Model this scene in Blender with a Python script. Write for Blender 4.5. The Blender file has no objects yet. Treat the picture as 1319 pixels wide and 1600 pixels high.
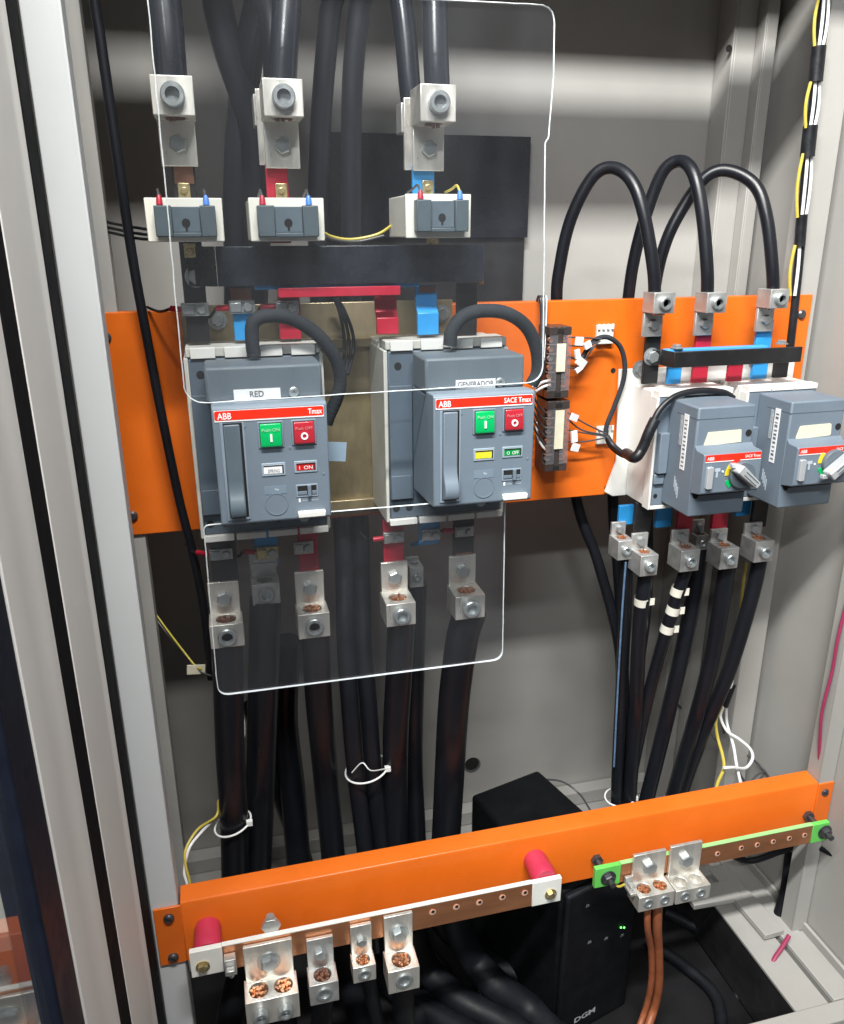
import bpy, bmesh, math, random
from mathutils import Vector, Matrix
random.seed(7)
S = bpy.context.scene
COL = S.collection
rad = math.radians

# ------------------------------------------------------------------ camera frame
F, CU, CV = 1261.6, 659.5, 800.0
CAM = Vector((0, -1.0, 0))
RIGHT = Vector((0.96927463, -0.24593127, -0.00494957))
DOWN = Vector((-0.08421559, -0.31287392, -0.94605372))
FWD = Vector((0.2311156, 0.9174027, -0.323972))

def ray(u, v):
    return RIGHT * ((u - CU) / F) + DOWN * ((v - CV) / F) + FWD

def at(u, v, y):
    r = ray(u, v)
    return CAM + r * ((y - CAM.y) / r.y)

def atx(u, v, x):
    r = ray(u, v)
    return CAM + r * ((x - CAM.x) / r.x)

def atz(u, v, z):
    r = ray(u, v)
    return CAM + r * ((z - CAM.z) / r.z)

def depth(p):
    return (p - CAM).dot(FWD)

# ------------------------------------------------------------------ materials
MATS = {}

def mat(name, col, rough=0.5, metal=0.0, var=0.06, nscale=30.0, bump=0.0, bscale=400.0, emis=None, spec=0.5, stretch=None, rvar=0.1, coat=0.0, scuff=None):
    if name in MATS:
        return MATS[name]
    m = bpy.data.materials.new(name)
    m.use_nodes = True
    nt = m.node_tree
    b = nt.nodes['Principled BSDF']
    tc = nt.nodes.new('ShaderNodeTexCoord')
    mp = nt.nodes.new('ShaderNodeMapping')
    if stretch:
        mp.inputs['Scale'].default_value = stretch
    nt.links.new(tc.outputs['Object'], mp.inputs['Vector'])
    n = nt.nodes.new('ShaderNodeTexNoise')
    n.inputs['Scale'].default_value = nscale
    n.inputs['Detail'].default_value = 6
    n.inputs['Roughness'].default_value = 0.65
    nt.links.new(mp.outputs[0], n.inputs['Vector'])
    r = nt.nodes.new('ShaderNodeValToRGB')
    r.color_ramp.elements[0].position = 0.3
    r.color_ramp.elements[1].position = 0.7
    lo = [max(0, c * (1 - var)) for c in col]
    hi = [min(1, c * (1 + var)) for c in col]
    r.color_ramp.elements[0].color = (*lo, 1)
    r.color_ramp.elements[1].color = (*hi, 1)
    nt.links.new(n.outputs['Fac'], r.inputs['Fac'])
    base = r.outputs['Color']
    if scuff:   # sparse scratches and rubbed spots that belong to the surface
        sc, thr, scol, sst = scuff
        m3 = nt.nodes.new('ShaderNodeMapping'); m3.inputs['Scale'].default_value = sst
        m3.inputs['Rotation'].default_value = (0.1, 0.25, 0.15)
        nt.links.new(tc.outputs['Object'], m3.inputs['Vector'])
        n3 = nt.nodes.new('ShaderNodeTexNoise'); n3.inputs['Scale'].default_value = sc; n3.inputs['Detail'].default_value = 8; n3.inputs['Roughness'].default_value = .7
        nt.links.new(m3.outputs[0], n3.inputs['Vector'])
        r3 = nt.nodes.new('ShaderNodeMapRange'); r3.inputs['From Min'].default_value = thr; r3.inputs['From Max'].default_value = thr + .05
        nt.links.new(n3.outputs['Fac'], r3.inputs['Value'])
        mx = nt.nodes.new('ShaderNodeMix'); mx.data_type = 'RGBA'
        mx.inputs[7].default_value = (*scol, 1)
        nt.links.new(r3.outputs[0], mx.inputs[0]); nt.links.new(base, mx.inputs[6])
        base = mx.outputs[2]
    nt.links.new(base, b.inputs['Base Color'])
    mr = nt.nodes.new('ShaderNodeMapRange')
    mr.inputs['From Min'].default_value = 0.3
    mr.inputs['From Max'].default_value = 0.7
    mr.inputs['To Min'].default_value = max(0.02, rough - rvar)
    mr.inputs['To Max'].default_value = min(1, rough + rvar)
    nt.links.new(n.outputs['Fac'], mr.inputs['Value'])
    nt.links.new(mr.outputs[0], b.inputs['Roughness'])
    b.inputs['Metallic'].default_value = metal
    b.inputs['Specular IOR Level'].default_value = spec
    b.inputs['Coat Weight'].default_value = coat
    if bump:
        n2 = nt.nodes.new('ShaderNodeTexNoise')
        n2.inputs['Scale'].default_value = bscale
        n2.inputs['Detail'].default_value = 3
        nt.links.new(mp.outputs[0], n2.inputs['Vector'])
        bp = nt.nodes.new('ShaderNodeBump')
        bp.inputs['Strength'].default_value = bump
        bp.inputs['Distance'].default_value = 0.001
        nt.links.new(n2.outputs['Fac'], bp.inputs['Height'])
        nt.links.new(bp.outputs['Normal'], b.inputs['Normal'])
    if emis:
        b.inputs['Emission Color'].default_value = (*col, 1)
        b.inputs['Emission Strength'].default_value = emis
    MATS[name] = m
    return m

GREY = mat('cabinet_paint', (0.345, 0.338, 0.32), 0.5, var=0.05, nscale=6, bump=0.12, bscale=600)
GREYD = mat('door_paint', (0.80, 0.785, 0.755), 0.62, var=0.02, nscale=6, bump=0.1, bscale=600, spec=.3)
ORANGE = mat('orange_paint', (0.68, 0.135, 0.010), 0.36, var=0.09, nscale=7, bump=0.15, bscale=500, rvar=.14, scuff=(26, .715, (.45, .13, .03), (1, 1, .5)))
BLUEGREY = mat('breaker_plastic', (0.140, 0.178, 0.222), 0.5, var=0.05, nscale=20, bump=0.12, bscale=1500)
BLUEGREYD = mat('breaker_plastic_dark', (0.085, 0.115, 0.15), 0.5, var=0.06, nscale=20, bump=0.1, bscale=1500)
RIBBED = mat('breaker_cover_plastic', (0.115, 0.145, 0.17), 0.55, var=0.05, nscale=20, bump=0.2, bscale=900, stretch=(1, 1, 0.05))
WHITEP = mat('white_plastic', (0.68, 0.68, 0.65), 0.45, var=0.04, nscale=25)
CREAM = mat('cream_plastic', (0.68, 0.67, 0.60), 0.5, var=0.04, nscale=25)
SLATE = mat('slate_plastic', (0.06, 0.085, 0.10), 0.5, var=0.06, nscale=40, bump=0.05, bscale=1500)
SLATEL = mat('slate_plastic_light', (0.085, 0.115, 0.14), 0.45, var=0.06, nscale=40)
BLACK = mat('black_rubber', (0.008, 0.009, 0.012), 0.45, var=0.35, nscale=40, bump=0.15, bscale=250, rvar=0.14)
SHINY = mat('shiny_cable_jacket', (0.010, 0.012, 0.017), 0.24, var=0.25, nscale=30, bump=0.04, bscale=90, stretch=(1, 1, 0.15), rvar=0.08, spec=.7, scuff=(45, .69, (.07, .075, .085), (1, 1, .12)))
CABLE = mat('cable_jacket', (0.008, 0.009, 0.0125), 0.36, var=0.25, nscale=30, bump=0.05, bscale=90, stretch=(1, 1, 0.15), rvar=0.1, spec=.35, scuff=(45, .69, (.07, .075, .085), (1, 1, .12)))
HOSE = mat('hose_sleeve', (0.026, 0.031, 0.037), 0.75, var=0.25, nscale=60, spec=.2, bump=0.4, bscale=900)
BLKP = mat('black_paint', (0.012, 0.012, 0.013), 0.4, var=0.3, nscale=20, bump=0.1, bscale=500)
BLKM = mat('black_matte', (0.009, 0.009, 0.010), 0.65, var=0.3, nscale=15, bump=0.1, bscale=500)
MAT_F = mat('black_mat', (0.006, 0.006, 0.007), 0.6, var=0.6, nscale=4, spec=.25, bump=0.3, bscale=30)
REDB = mat('red_paint', (0.40, 0.012, 0.035), 0.42, var=0.1, nscale=30, bump=0.1)
BLUEB = mat('blue_paint', (0.025, 0.27, 0.62), 0.42, var=0.1, nscale=30, bump=0.1)
COPPER = mat('copper', (0.55, 0.24, 0.12), 0.38, 0.75, var=0.2, nscale=25, stretch=(0.2, 1, 1))
COPPERB = mat('copper_strands', (0.72, 0.36, 0.20), 0.34, 0.8, var=0.3, nscale=300)
COPPERD = mat('copper_dull', (0.25, 0.12, 0.08), 0.5, 0.5, var=0.2, nscale=60)
ALU = mat('aluminium', (0.72, 0.70, 0.65), 0.38, 0.7, var=0.12, nscale=60, bump=0.15, bscale=900, stretch=(1, 1, 0.15), rvar=.14, scuff=(60, .68, (.45, .42, .38), (1, 1, .3)))
ALUD = mat('aluminium_dull', (0.50, 0.50, 0.49), 0.42, 0.65, var=0.18, nscale=60, bump=0.15, bscale=900, rvar=.14, scuff=(60, .68, (.3, .29, .27), (1, 1, .4)))
STEEL = mat('zinc_bolt', (0.42, 0.45, 0.46), 0.34, 0.7, var=0.1, nscale=80)
STEELD = mat('dark_steel', (0.10, 0.10, 0.11), 0.35, 0.7, var=0.2, nscale=80)
BRASS = mat('brass', (0.62, 0.52, 0.28), 0.3, 0.85, var=0.15, nscale=100)
ZINC = mat('passivated_zinc', (0.36, 0.30, 0.19), 0.35, 0.55, var=0.5, nscale=9, stretch=(1, 1, 0.4))
REDL = mat('red_label', (0.78, 0.025, 0.008), 0.4, var=0.02)
GREENB = mat('green_button', (0.0, 0.42, 0.11), 0.3, var=0.03, coat=0.3)
REDBTN = mat('red_button', (0.42, 0.02, 0.035), 0.35, var=0.03, coat=0.3)
REDW = mat('red_window', (0.50, 0.01, 0.01), 0.4, var=0.03)
GREENW = mat('green_window', (0.0, 0.25, 0.05), 0.4, var=0.03)
YELW = mat('yellow_window', (0.62, 0.55, 0.03), 0.4, var=0.1)
WHITEL = mat('white_label', (0.78, 0.79, 0.80), 0.5, var=0.02)
CREAML = mat('cream_label', (0.66, 0.63, 0.48), 0.5, var=0.06, nscale=60)
GREYL = mat('grey_ink', (0.13, 0.135, 0.15), 0.6, var=0.2, nscale=200)
LITINK = mat('pale_ink', (0.40, 0.46, 0.52), 0.6, var=0.05)
WHITEI = mat('white_ink', (0.82, 0.82, 0.82), 0.5, var=0.02)
PINK = mat('pink_insulator', (0.52, 0.035, 0.085), 0.4, var=0.12, nscale=20)
PINKW = mat('pink_wire', (0.30, 0.03, 0.09), 0.45, var=0.1)
GREENE = mat('earth_green_paint', (0.13, 0.55, 0.10), 0.45, var=0.08, nscale=30)
WHITEPT = mat('white_paint', (0.74, 0.74, 0.70), 0.45, var=0.05, nscale=40)
WHITEW = mat('white_wire', (0.75, 0.76, 0.76), 0.4, var=0.04)
YELWIRE = mat('yellow_wire', (0.52, 0.42, 0.07), 0.45, var=0.12)
BROWNW = mat('brown_wire', (0.28, 0.085, 0.035), 0.5, var=0.25, nscale=50)
GREYW = mat('grey_wire', (0.05, 0.052, 0.056), 0.45, var=0.2)
BLUEW = mat('blue_ferrule', (0.06, 0.20, 0.62), 0.4, var=0.05)
TAPE = mat('paper_tape', (0.70, 0.68, 0.60), 0.6, var=0.08, nscale=60)
GREYLINE = mat('cable_print', (0.10, 0.17, 0.28), 0.5, var=0.4, nscale=80)
TERM = mat('terminal_black', (0.045, 0.036, 0.034), 0.4, var=0.2)
TERMCLR = mat('terminal_smoky', (0.22, 0.165, 0.15), 0.25, var=0.3, nscale=120, spec=0.7)
LEDM = mat('led_green', (0.1, 1.0, 0.1), 0.4, emis=6.0)
ORG = mat('orange_mark', (0.75, 0.55, 0.02), 0.5)
SILVER = mat('silver_plastic', (0.46, 0.48, 0.50), 0.35, 0.3, var=0.05)
HOLE = mat('dark_hole', (0.006, 0.006, 0.006), 0.9, var=0.1)

def clear_mat(name, tint, haze, rough, edge=False):
    m = bpy.data.materials.new(name)
    m.use_nodes = True
    nt = m.node_tree
    nt.nodes.clear()
    out = nt.nodes.new('ShaderNodeOutputMaterial')
    tr = nt.nodes.new('ShaderNodeBsdfTransparent')
    tr.inputs['Color'].default_value = (*tint, 1)
    gl = nt.nodes.new('ShaderNodeBsdfGlossy')
    gl.inputs['Roughness'].default_value = rough
    df = nt.nodes.new('ShaderNodeBsdfDiffuse')
    df.inputs['Color'].default_value = (0.75, 0.8, 0.88, 1)
    fr = nt.nodes.new('ShaderNodeFresnel')
    # the Fresnel node inverts its index on faces seen from inside: feed it 1/n there so both faces mirror alike
    ge = nt.nodes.new('ShaderNodeNewGeometry')
    mi = nt.nodes.new('ShaderNodeMapRange')
    mi.inputs['To Min'].default_value = 1.49
    mi.inputs['To Max'].default_value = 1 / 1.49
    nt.links.new(ge.outputs['Backfacing'], mi.inputs['Value'])
    nt.links.new(mi.outputs[0], fr.inputs['IOR'])
    tc = nt.nodes.new('ShaderNodeTexCoord')
    nz = nt.nodes.new('ShaderNodeTexNoise')
    nz.inputs['Scale'].default_value = 14
    nz.inputs['Detail'].default_value = 8
    mp = nt.nodes.new('ShaderNodeMapping')
    mp.inputs['Rotation'].default_value = (0, 0.7, 0)
    mp.inputs['Scale'].default_value = (1, 1, 0.35)
    nt.links.new(tc.outputs['Object'], mp.inputs[0])
    nt.links.new(mp.outputs[0], nz.inputs['Vector'])
    mr = nt.nodes.new('ShaderNodeMapRange')
    mr.inputs['From Min'].default_value = 0.35
    mr.inputs['From Max'].default_value = 0.75
    mr.inputs['To Min'].default_value = haze * 0.5
    mr.inputs['To Max'].default_value = haze * 1.8
    nt.links.new(nz.outputs['Fac'], mr.inputs['Value'])
    m1 = nt.nodes.new('ShaderNodeMixShader')
    m2 = nt.nodes.new('ShaderNodeMixShader')
    nt.links.new(mr.outputs[0], m1.inputs['Fac'])
    nt.links.new(tr.outputs[0], m1.inputs[1])
    nt.links.new(df.outputs[0], m1.inputs[2])
    nt.links.new(fr.outputs[0], m2.inputs['Fac'])
    nt.links.new(m1.outputs[0], m2.inputs[1])
    nt.links.new(gl.outputs[0], m2.inputs[2])
    nt.links.new(m2.outputs[0], out.inputs['Surface'])
    return m

ACRYL = clear_mat('acrylic', (0.97, 0.975, 0.98), 0.008, 0.03)
ACRYLE = clear_mat('acrylic_cut_edge', (0.95, 1, 1), 0.8, 0.2)  # pale diffuse cut faces stand in for light piped to the edge
DOORG = clear_mat('door_glass_clear', (0.9, 0.92, 0.91), 0.05, 0.03)
TERMC = clear_mat('terminal_cover_clear', (0.88, 0.84, 0.82), 0.05, 0.12)
EDGE = mat('frosted_edge_glow', (0.66, 0.70, 0.70), 0.5, var=.15, nscale=120)

# ------------------------------------------------------------------ mesh helpers
def bx(bm, x0, x1, y0, y1, z0, z1, rot=None, pivot=None):
    if x0 > x1: x0, x1 = x1, x0
    if y0 > y1: y0, y1 = y1, y0
    if z0 > z1: z0, z1 = z1, z0
    vs = [bm.verts.new((x, y, z)) for x in (x0, x1) for y in (y0, y1) for z in (z0, z1)]
    for f in ((0, 1, 3, 2), (4, 6, 7, 5), (0, 4, 5, 1), (2, 3, 7, 6), (0, 2, 6, 4), (1, 5, 7, 3)):
        bm.faces.new([vs[i] for i in f])
    if rot is not None:
        p = Vector(pivot) if pivot is not None else Vector(((x0 + x1) / 2, (y0 + y1) / 2, (z0 + z1) / 2))
        for v in vs:
            v.co = p + rot @ (v.co - p)
    return vs

def frame(d):
    d = d.normalized()
    a = Vector((0, 0, 1)) if abs(d.z) < 0.9 else Vector((1, 0, 0))
    s = d.cross(a).normalized()
    return s, d.cross(s).normalized()

def lathe(bm, p0, d, prof, n=20, phase=0.0, cap=True):
    """profile (distance along d, radius)"""
    p0 = Vector(p0); d = Vector(d).normalized()
    s, t = frame(d)
    rings = []
    for (h, r) in prof:
        rings.append([bm.verts.new(p0 + d * h + (s * math.cos(phase + 2 * math.pi * k / n) + t * math.sin(phase + 2 * math.pi * k / n)) * r) for k in range(n)])
    for a, b in zip(rings, rings[1:]):
        for k in range(n):
            bm.faces.new((a[k], a[(k + 1) % n], b[(k + 1) % n], b[k]))
    if cap:
        bm.faces.new(rings[0][::-1]); bm.faces.new(rings[-1])

def cyl(bm, p0, p1, r, n=16, phase=0.0):
    p0 = Vector(p0); p1 = Vector(p1)
    lathe(bm, p0, p1 - p0, [(0, r), ((p1 - p0).length, r)], n, phase)

def smooth_path(pts, sub=8):
    pts = [Vector(p) for p in pts]
    if len(pts) < 3:
        n = sub
        return [pts[0].lerp(pts[1], i / n) for i in range(n + 1)]
    P = [pts[0] * 2 - pts[1]] + pts + [pts[-1] * 2 - pts[-2]]
    out = []
    for i in range(1, len(P) - 2):
        a, b, c, d = P[i - 1], P[i], P[i + 1], P[i + 2]
        for k in range(sub):
            t = k / sub
            out.append(0.5 * ((2 * b) + (c - a) * t + (2 * a - 5 * b + 4 * c - d) * t * t + (3 * b - a - 3 * c + d) * t ** 3))
    out.append(pts[-1])
    return out

def tube(bm, pts, r, n=14, sub=8, smooth=True, flat=1.0):
    path = smooth_path(pts, sub) if smooth else [Vector(p) for p in pts]
    rings = []
    d = (path[1] - path[0]).normalized()
    s, t = frame(d)
    for i, p in enumerate(path):
        a = path[max(0, i - 1)]; b = path[min(len(path) - 1, i + 1)]
        nd = (b - a)
        if nd.length < 1e-9: nd = d
        nd.normalize()
        q = d.rotation_difference(nd)
        s = q @ s; t = q @ t; d = nd
        rr = r(i / (len(path) - 1)) if callable(r) else r
        rings.append([bm.verts.new(p + (s * math.cos(2 * math.pi * k / n) + t * math.sin(2 * math.pi * k / n) * flat) * rr) for k in range(n)])
    for a, b in zip(rings, rings[1:]):
        for k in range(n):
            bm.faces.new((a[k], a[(k + 1) % n], b[(k + 1) % n], b[k]))
    bm.faces.new(rings[0][::-1]); bm.faces.new(rings[-1])

def prism(bm, poly, axis, a, b):
    """poly of 2D points; axis 'y': (x,z) pairs extruded in y, 'x': (y,z) pairs, 'z': (x,y) pairs"""
    def mk(p, h):
        if axis == 'y': return (p[0], h, p[1])
        if axis == 'x': return (h, p[0], p[1])
        return (p[0], p[1], h)
    A = [bm.verts.new(mk(p, a)) for p in poly]
    B = [bm.verts.new(mk(p, b)) for p in poly]
    fa = bm.faces.new(A); fb = bm.faces.new(B[::-1])
    side = []
    for i in range(len(poly)):
        j = (i + 1) % len(poly)
        side.append(bm.faces.new((A[j], A[i], B[i], B[j])))
    return fa, fb, side

def round_poly(pts, r, n=6):
    out = []
    m = len(pts)
    for i in range(m):
        p = Vector(pts[i]).to_2d(); a = Vector(pts[i - 1]).to_2d(); b = Vector(pts[(i + 1) % m]).to_2d()
        rr = r[i] if isinstance(r, (list, tuple)) else r
        if rr <= 0:
            out.append((p.x, p.y)); continue
        da = (a - p).normalized(); db = (b - p).normalized()
        s = p + da * rr; e = p + db * rr
        for k in range(n + 1):
            t = k / n
            q = s * (1 - t) ** 2 + p * 2 * t * (1 - t) + e * t * t
            out.append((q.x, q.y))
    return out

def block_with_holes(bm, x0, x1, y0, y1, z0, z1, holes, side='top', n=18, deep=0.8):
    """box whose top or bottom face has real round holes: holes = (cx, cy, r)"""
    zt, zb = (z1, z0) if side == 'top' else (z0, z1)
    co = [(x0, y0), (x1, y0), (x1, y1), (x0, y1)]
    T = [bm.verts.new((x, y, zt)) for x, y in co]
    B = [bm.verts.new((x, y, zb)) for x, y in co]
    bm.faces.new(B)
    for i in range(4):
        j = (i + 1) % 4
        bm.faces.new((T[i], T[j], B[j], B[i]))
    edges = [bm.edges.get((T[i], T[(i + 1) % 4])) for i in range(4)]
    h = (zt - zb) * deep
    for (cx, cy, r) in holes:
        ring = [bm.verts.new((cx + r * math.cos(2 * math.pi * k / n), cy + r * math.sin(2 * math.pi * k / n), zt)) for k in range(n)]
        low = [bm.verts.new((v.co.x, v.co.y, zt - h)) for v in ring]
        for k in range(n):
            j = (k + 1) % n
            edges.append(bm.edges.new((ring[k], ring[j])))
            bm.faces.new((ring[k], ring[j], low[j], low[k]))
        bm.faces.new(low)
    bmesh.ops.triangle_fill(bm, use_beauty=True, use_dissolve=False, edges=edges)

def NB():
    return bmesh.new()

def mesh_of(name, bm, m, bevel=0.0, smooth=True):
    bmesh.ops.recalc_face_normals(bm, faces=bm.faces[:])
    me = bpy.data.meshes.new(name)
    for f in bm.faces:
        f.smooth = smooth
    bm.to_mesh(me); bm.free()
    if smooth:
        me.set_sharp_from_angle(angle=rad(38))
    for mm in (m if isinstance(m, (list, tuple)) else [m]):
        me.materials.append(mm)
    return me

def add_bevel(o, w, seg=2):
    if w:
        md = o.modifiers.new('edge', 'BEVEL')
        md.width = w; md.segments = seg; md.limit_method = 'ANGLE'; md.angle_limit = rad(40)
        md.harden_normals = False

def tag(o, label, cat, group=None):
    o['label'] = label; o['category'] = cat
    if group: o['group'] = group
    return o

def thing(name, label, cat, loc, group=None):
    o = bpy.data.objects.new(name, None)
    o.empty_display_size = 0.02
    o.location = Vector(loc)
    COL.objects.link(o)
    return tag(o, label, cat, group)

def world_loc(o):
    p = Vector(o.location)
    while o.parent:
        o = o.parent; p = p + o.location
    return p

def part(name, bm, m, parent, bevel=0.0, label=None, smooth=True):
    me = mesh_of(name, bm, m, smooth=smooth)
    o = bpy.data.objects.new(name, me)
    COL.objects.link(o)
    o.parent = parent
    w = world_loc(parent)
    me.transform(Matrix.Translation(-w))
    add_bevel(o, bevel)
    if label: o['label'] = label
    return o

def single(name, bm, m, label, cat, group=None, bevel=0.0):
    me = mesh_of(name, bm, m)
    xs = [v.co for v in me.vertices]
    c = Vector(((min(v.x for v in xs) + max(v.x for v in xs)) / 2, (min(v.y for v in xs) + max(v.y for v in xs)) / 2, min(v.z for v in xs)))
    me.transform(Matrix.Translation(-c))
    o = bpy.data.objects.new(name, me)
    o.location = c
    COL.objects.link(o)
    add_bevel(o, bevel)
    return tag(o, label, cat, group)

def text(parent, s, x0, x1, z0, y, m, name='lettering', rot=None, h=None, bold=0.0):
    """letters facing the viewer (-y), fitted between x0..x1, baseline z0"""
    cu = bpy.data.curves.new('t', 'FONT')
    cu.body = s; cu.size = 1.0; cu.resolution_u = 3; cu.offset = bold
    cu.extrude = 0.0
    to = bpy.data.objects.new('t', cu)
    COL.objects.link(to)
    dg = bpy.context.evaluated_depsgraph_get()
    me = bpy.data.meshes.new_from_object(to.evaluated_get(dg))
    COL.objects.unlink(to); bpy.data.objects.remove(to); bpy.data.curves.remove(cu)
    me.name = name
    bx0 = min(v.co.x for v in me.vertices); bx1 = max(v.co.x for v in me.vertices)
    by0 = min(v.co.y for v in me.vertices); by1 = max(v.co.y for v in me.vertices)
    sx = (x1 - x0) / (bx1 - bx0)
    sz = sx if h is None else h / (by1 - by0)
    for v in me.vertices:
        v.co = Vector((x0 + (v.co.x - bx0) * sx, y, z0 + (v.co.y - by0) * sz))
        if rot: v.co = rot(v.co)
    me.materials.clear(); me.materials.append(m)
    o = bpy.data.objects.new(name, me)
    COL.objects.link(o); o.parent = parent
    me.transform(Matrix.Translation(-world_loc(parent)))
    return o

Y_ = Vector((0, -1, 0))

def screw_head(bm, p, r, h=0.003, n=14):
    lathe(bm, Vector(p), Y_, [(0, r), (h * 0.5, r), (h, r * 0.7)], n)

def hex_bolt(bm, p, r, h=0.005, washer=True, d=Y_):
    d = Vector(d)
    p = Vector(p)
    if washer:
        lathe(bm, p, d, [(0, r * 1.35), (0.0012, r * 1.35)], 22)
        p = p + d * 0.0012
    lathe(bm, p, d, [(0, r), (h * 0.8, r), (h, r * 0.85)], 6, phase=0.35)

def socket_screw(bm, p, r, h, d=Y_):
    d = Vector(d)
    lathe(bm, Vector(p), d, [(0, r), (h - 0.0012, r), (h, r - 0.0012), (h, r * 0.60), (h - 0.006, r * 0.56)], 20)

# ------------------------------------------------------------------ the cabinet
XL, XR, YB, ZF = -0.165, 0.85, 0.24, -1.07
ZM = -1.18      # floor of the sunken opening in the cabinet bottom
cab = thing('electrical_cabinet', 'grey sheet steel cabinet standing open around all the switchgear', 'cabinet', (0.35, 0.0, ZF))
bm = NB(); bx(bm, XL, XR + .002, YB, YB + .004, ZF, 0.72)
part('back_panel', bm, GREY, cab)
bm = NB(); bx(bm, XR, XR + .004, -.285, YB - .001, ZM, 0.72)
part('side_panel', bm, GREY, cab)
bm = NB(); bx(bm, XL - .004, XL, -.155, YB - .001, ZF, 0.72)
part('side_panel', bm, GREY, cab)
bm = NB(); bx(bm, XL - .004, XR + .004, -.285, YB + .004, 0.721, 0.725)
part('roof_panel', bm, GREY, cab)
# lintel rail across the front, out of the picture above: it throws the shade on the back panel
bm = NB(); bx(bm, -.14, .849, -.17, -.15, 0.431, 0.535)
part('lintel_rail', bm, GREY, cab)
bm = NB(); bx(bm, -.14, .849, -.17, -.15, 0.580, 0.72)
part('lintel_rail', bm, GREY, cab)
# front posts
POSTM = mat('post_paint', (0.56, 0.58, 0.59), 0.45, var=.02, nscale=6, bump=.1, bscale=600)
bm = NB(); bx(bm, -.136, -.1025, -.1598, -.13, ZM, 0.72)
part('front_post', bm, POSTM, cab, bevel=.0015)
bm = NB()
bx(bm, .823, .849, -.163, -.16, ZF + .002, 0.72); bx(bm, .823, .826, -.16, -.135, ZF + .002, 0.72)
part('front_post', bm, GREY, cab, bevel=.0008)
# middle posts that carry the upper plate
bm = NB()
bx(bm, -.15, -.105, .004, .007, ZF + .002, .715); bx(bm, -.108, -.105, .007, .03, ZF + .002, .715)
part('middle_post', bm, GREY, cab, bevel=.0008)
bm = NB()
bx(bm, .788, .829, .004, .007, ZF + .002, .715); bx(bm, .788, .791, .007, .03, ZF + .002, .715); bx(bm, .826, .829, .007, .03, ZF + .002, .715)
part('middle_post', bm, GREY, cab, bevel=.0008)
# rear corner post with two folds and a hole
bm = NB()
bx(bm, .778, .782, .195, YB - .001, ZF, .715); bx(bm, .782, .815, .195, .198, ZF, .715)
bx(bm, .815, .818, .175, .198, ZF, .715); bx(bm, .818, .836, .175, .178, ZF, .715)
part('rear_post', bm, GREY, cab, bevel=.0012)
bm = NB(); p = at(1139, 76, .1945); cyl(bm, (p.x, .1945, p.z), (p.x, .1935, p.z), .005)
part('hole', bm, HOLE, cab)
# round knock-out in the back panel
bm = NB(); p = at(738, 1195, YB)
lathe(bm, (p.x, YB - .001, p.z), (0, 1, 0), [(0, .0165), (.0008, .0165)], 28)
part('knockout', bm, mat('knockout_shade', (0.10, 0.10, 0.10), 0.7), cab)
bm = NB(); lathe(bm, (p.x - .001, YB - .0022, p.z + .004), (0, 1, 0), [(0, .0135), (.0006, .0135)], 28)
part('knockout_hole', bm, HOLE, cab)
# bottom: floor pan, side rail, front sill
bm = NB(); bx(bm, .737, .792, -.285, YB - .002, ZF - .004, ZF)
bx(bm, .8005, .849, -.285, YB - .002, ZF - .004, ZF); bx(bm, .792, .8005, -.14, YB - .002, ZF - .004, ZF - .0003)
bx(bm, XL, .3, .14, YB - .002, ZF - .004, ZF + .001); bx(bm, .3, .736, .18, YB - .002, ZF - .004, ZF + .0005)
part('floor_pan', bm, GREY, cab)
bm = NB(); bx(bm, .801, .836, -.285, .16, ZF - .02, ZF + .004); bx(bm, .843, .8485, -.285, .16, ZF - .02, ZF + .016)
part('side_rail', bm, GREY, cab, bevel=.001)
bm = NB(); bx(bm, XL, .849, -.315, -.286, ZM, ZF + .004)
part('front_sill', bm, GREY, cab, bevel=.0015)
bm = NB(); bx(bm, XL, .777, YB - .03, YB - .002, ZF + .002, ZF + .03)
part('rear_rail', bm, GREY, cab, bevel=.001)
bm = NB(); bx(bm, .738, .741, -.285, .17, ZM, ZF - .0045); bx(bm, .15, .738, .172, .175, ZM, ZF - .0045)
part('opening_wall', bm, BLKM, cab)
# loose strips lying on the floor to the right
for kk, (a, b, w) in enumerate((((1060, 1330), (1105, 1372), .022), ((1120, 1358), (1210, 1462), .018), ((1075, 1405), (1150, 1392), .02))):
    pa = atz(*a, ZF + .0055 + kk * .0017); pb = atz(*b, ZF + .0055 + kk * .0017)
    bm = NB(); d = pb - pa; L = d.length
    bx(bm, 0, L, -w, w, -.004, .006)
    rot = Matrix.Rotation(math.atan2(d.y, d.x), 4, 'Z')
    bmesh.ops.transform(bm, matrix=Matrix.Translation(pa) @ rot, verts=bm.verts[:])
    part('floor_strip', bm, GREY, cab, bevel=.001)

bm = NB(); bx(bm, -1.2, 1.6, -.9, YB, ZM - .012, ZM - .006)
fl = single('floor', bm, MAT_F, 'black floor', 'floor'); fl['kind'] = 'structure'; del fl['label']; del fl['category']

# wall of the place behind the cabinet, seen only through the clear window of the door
bm = NB(); bx(bm, -3.0, -.19, .30, .34, -1.2, 1.6)
wl = single('wall', bm, mat('wall_paint', (0.62, 0.60, 0.56), .7, var=.03, nscale=3), 'wall', 'wall'); wl['kind'] = 'structure'; del wl['label']; del wl['category']
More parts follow.
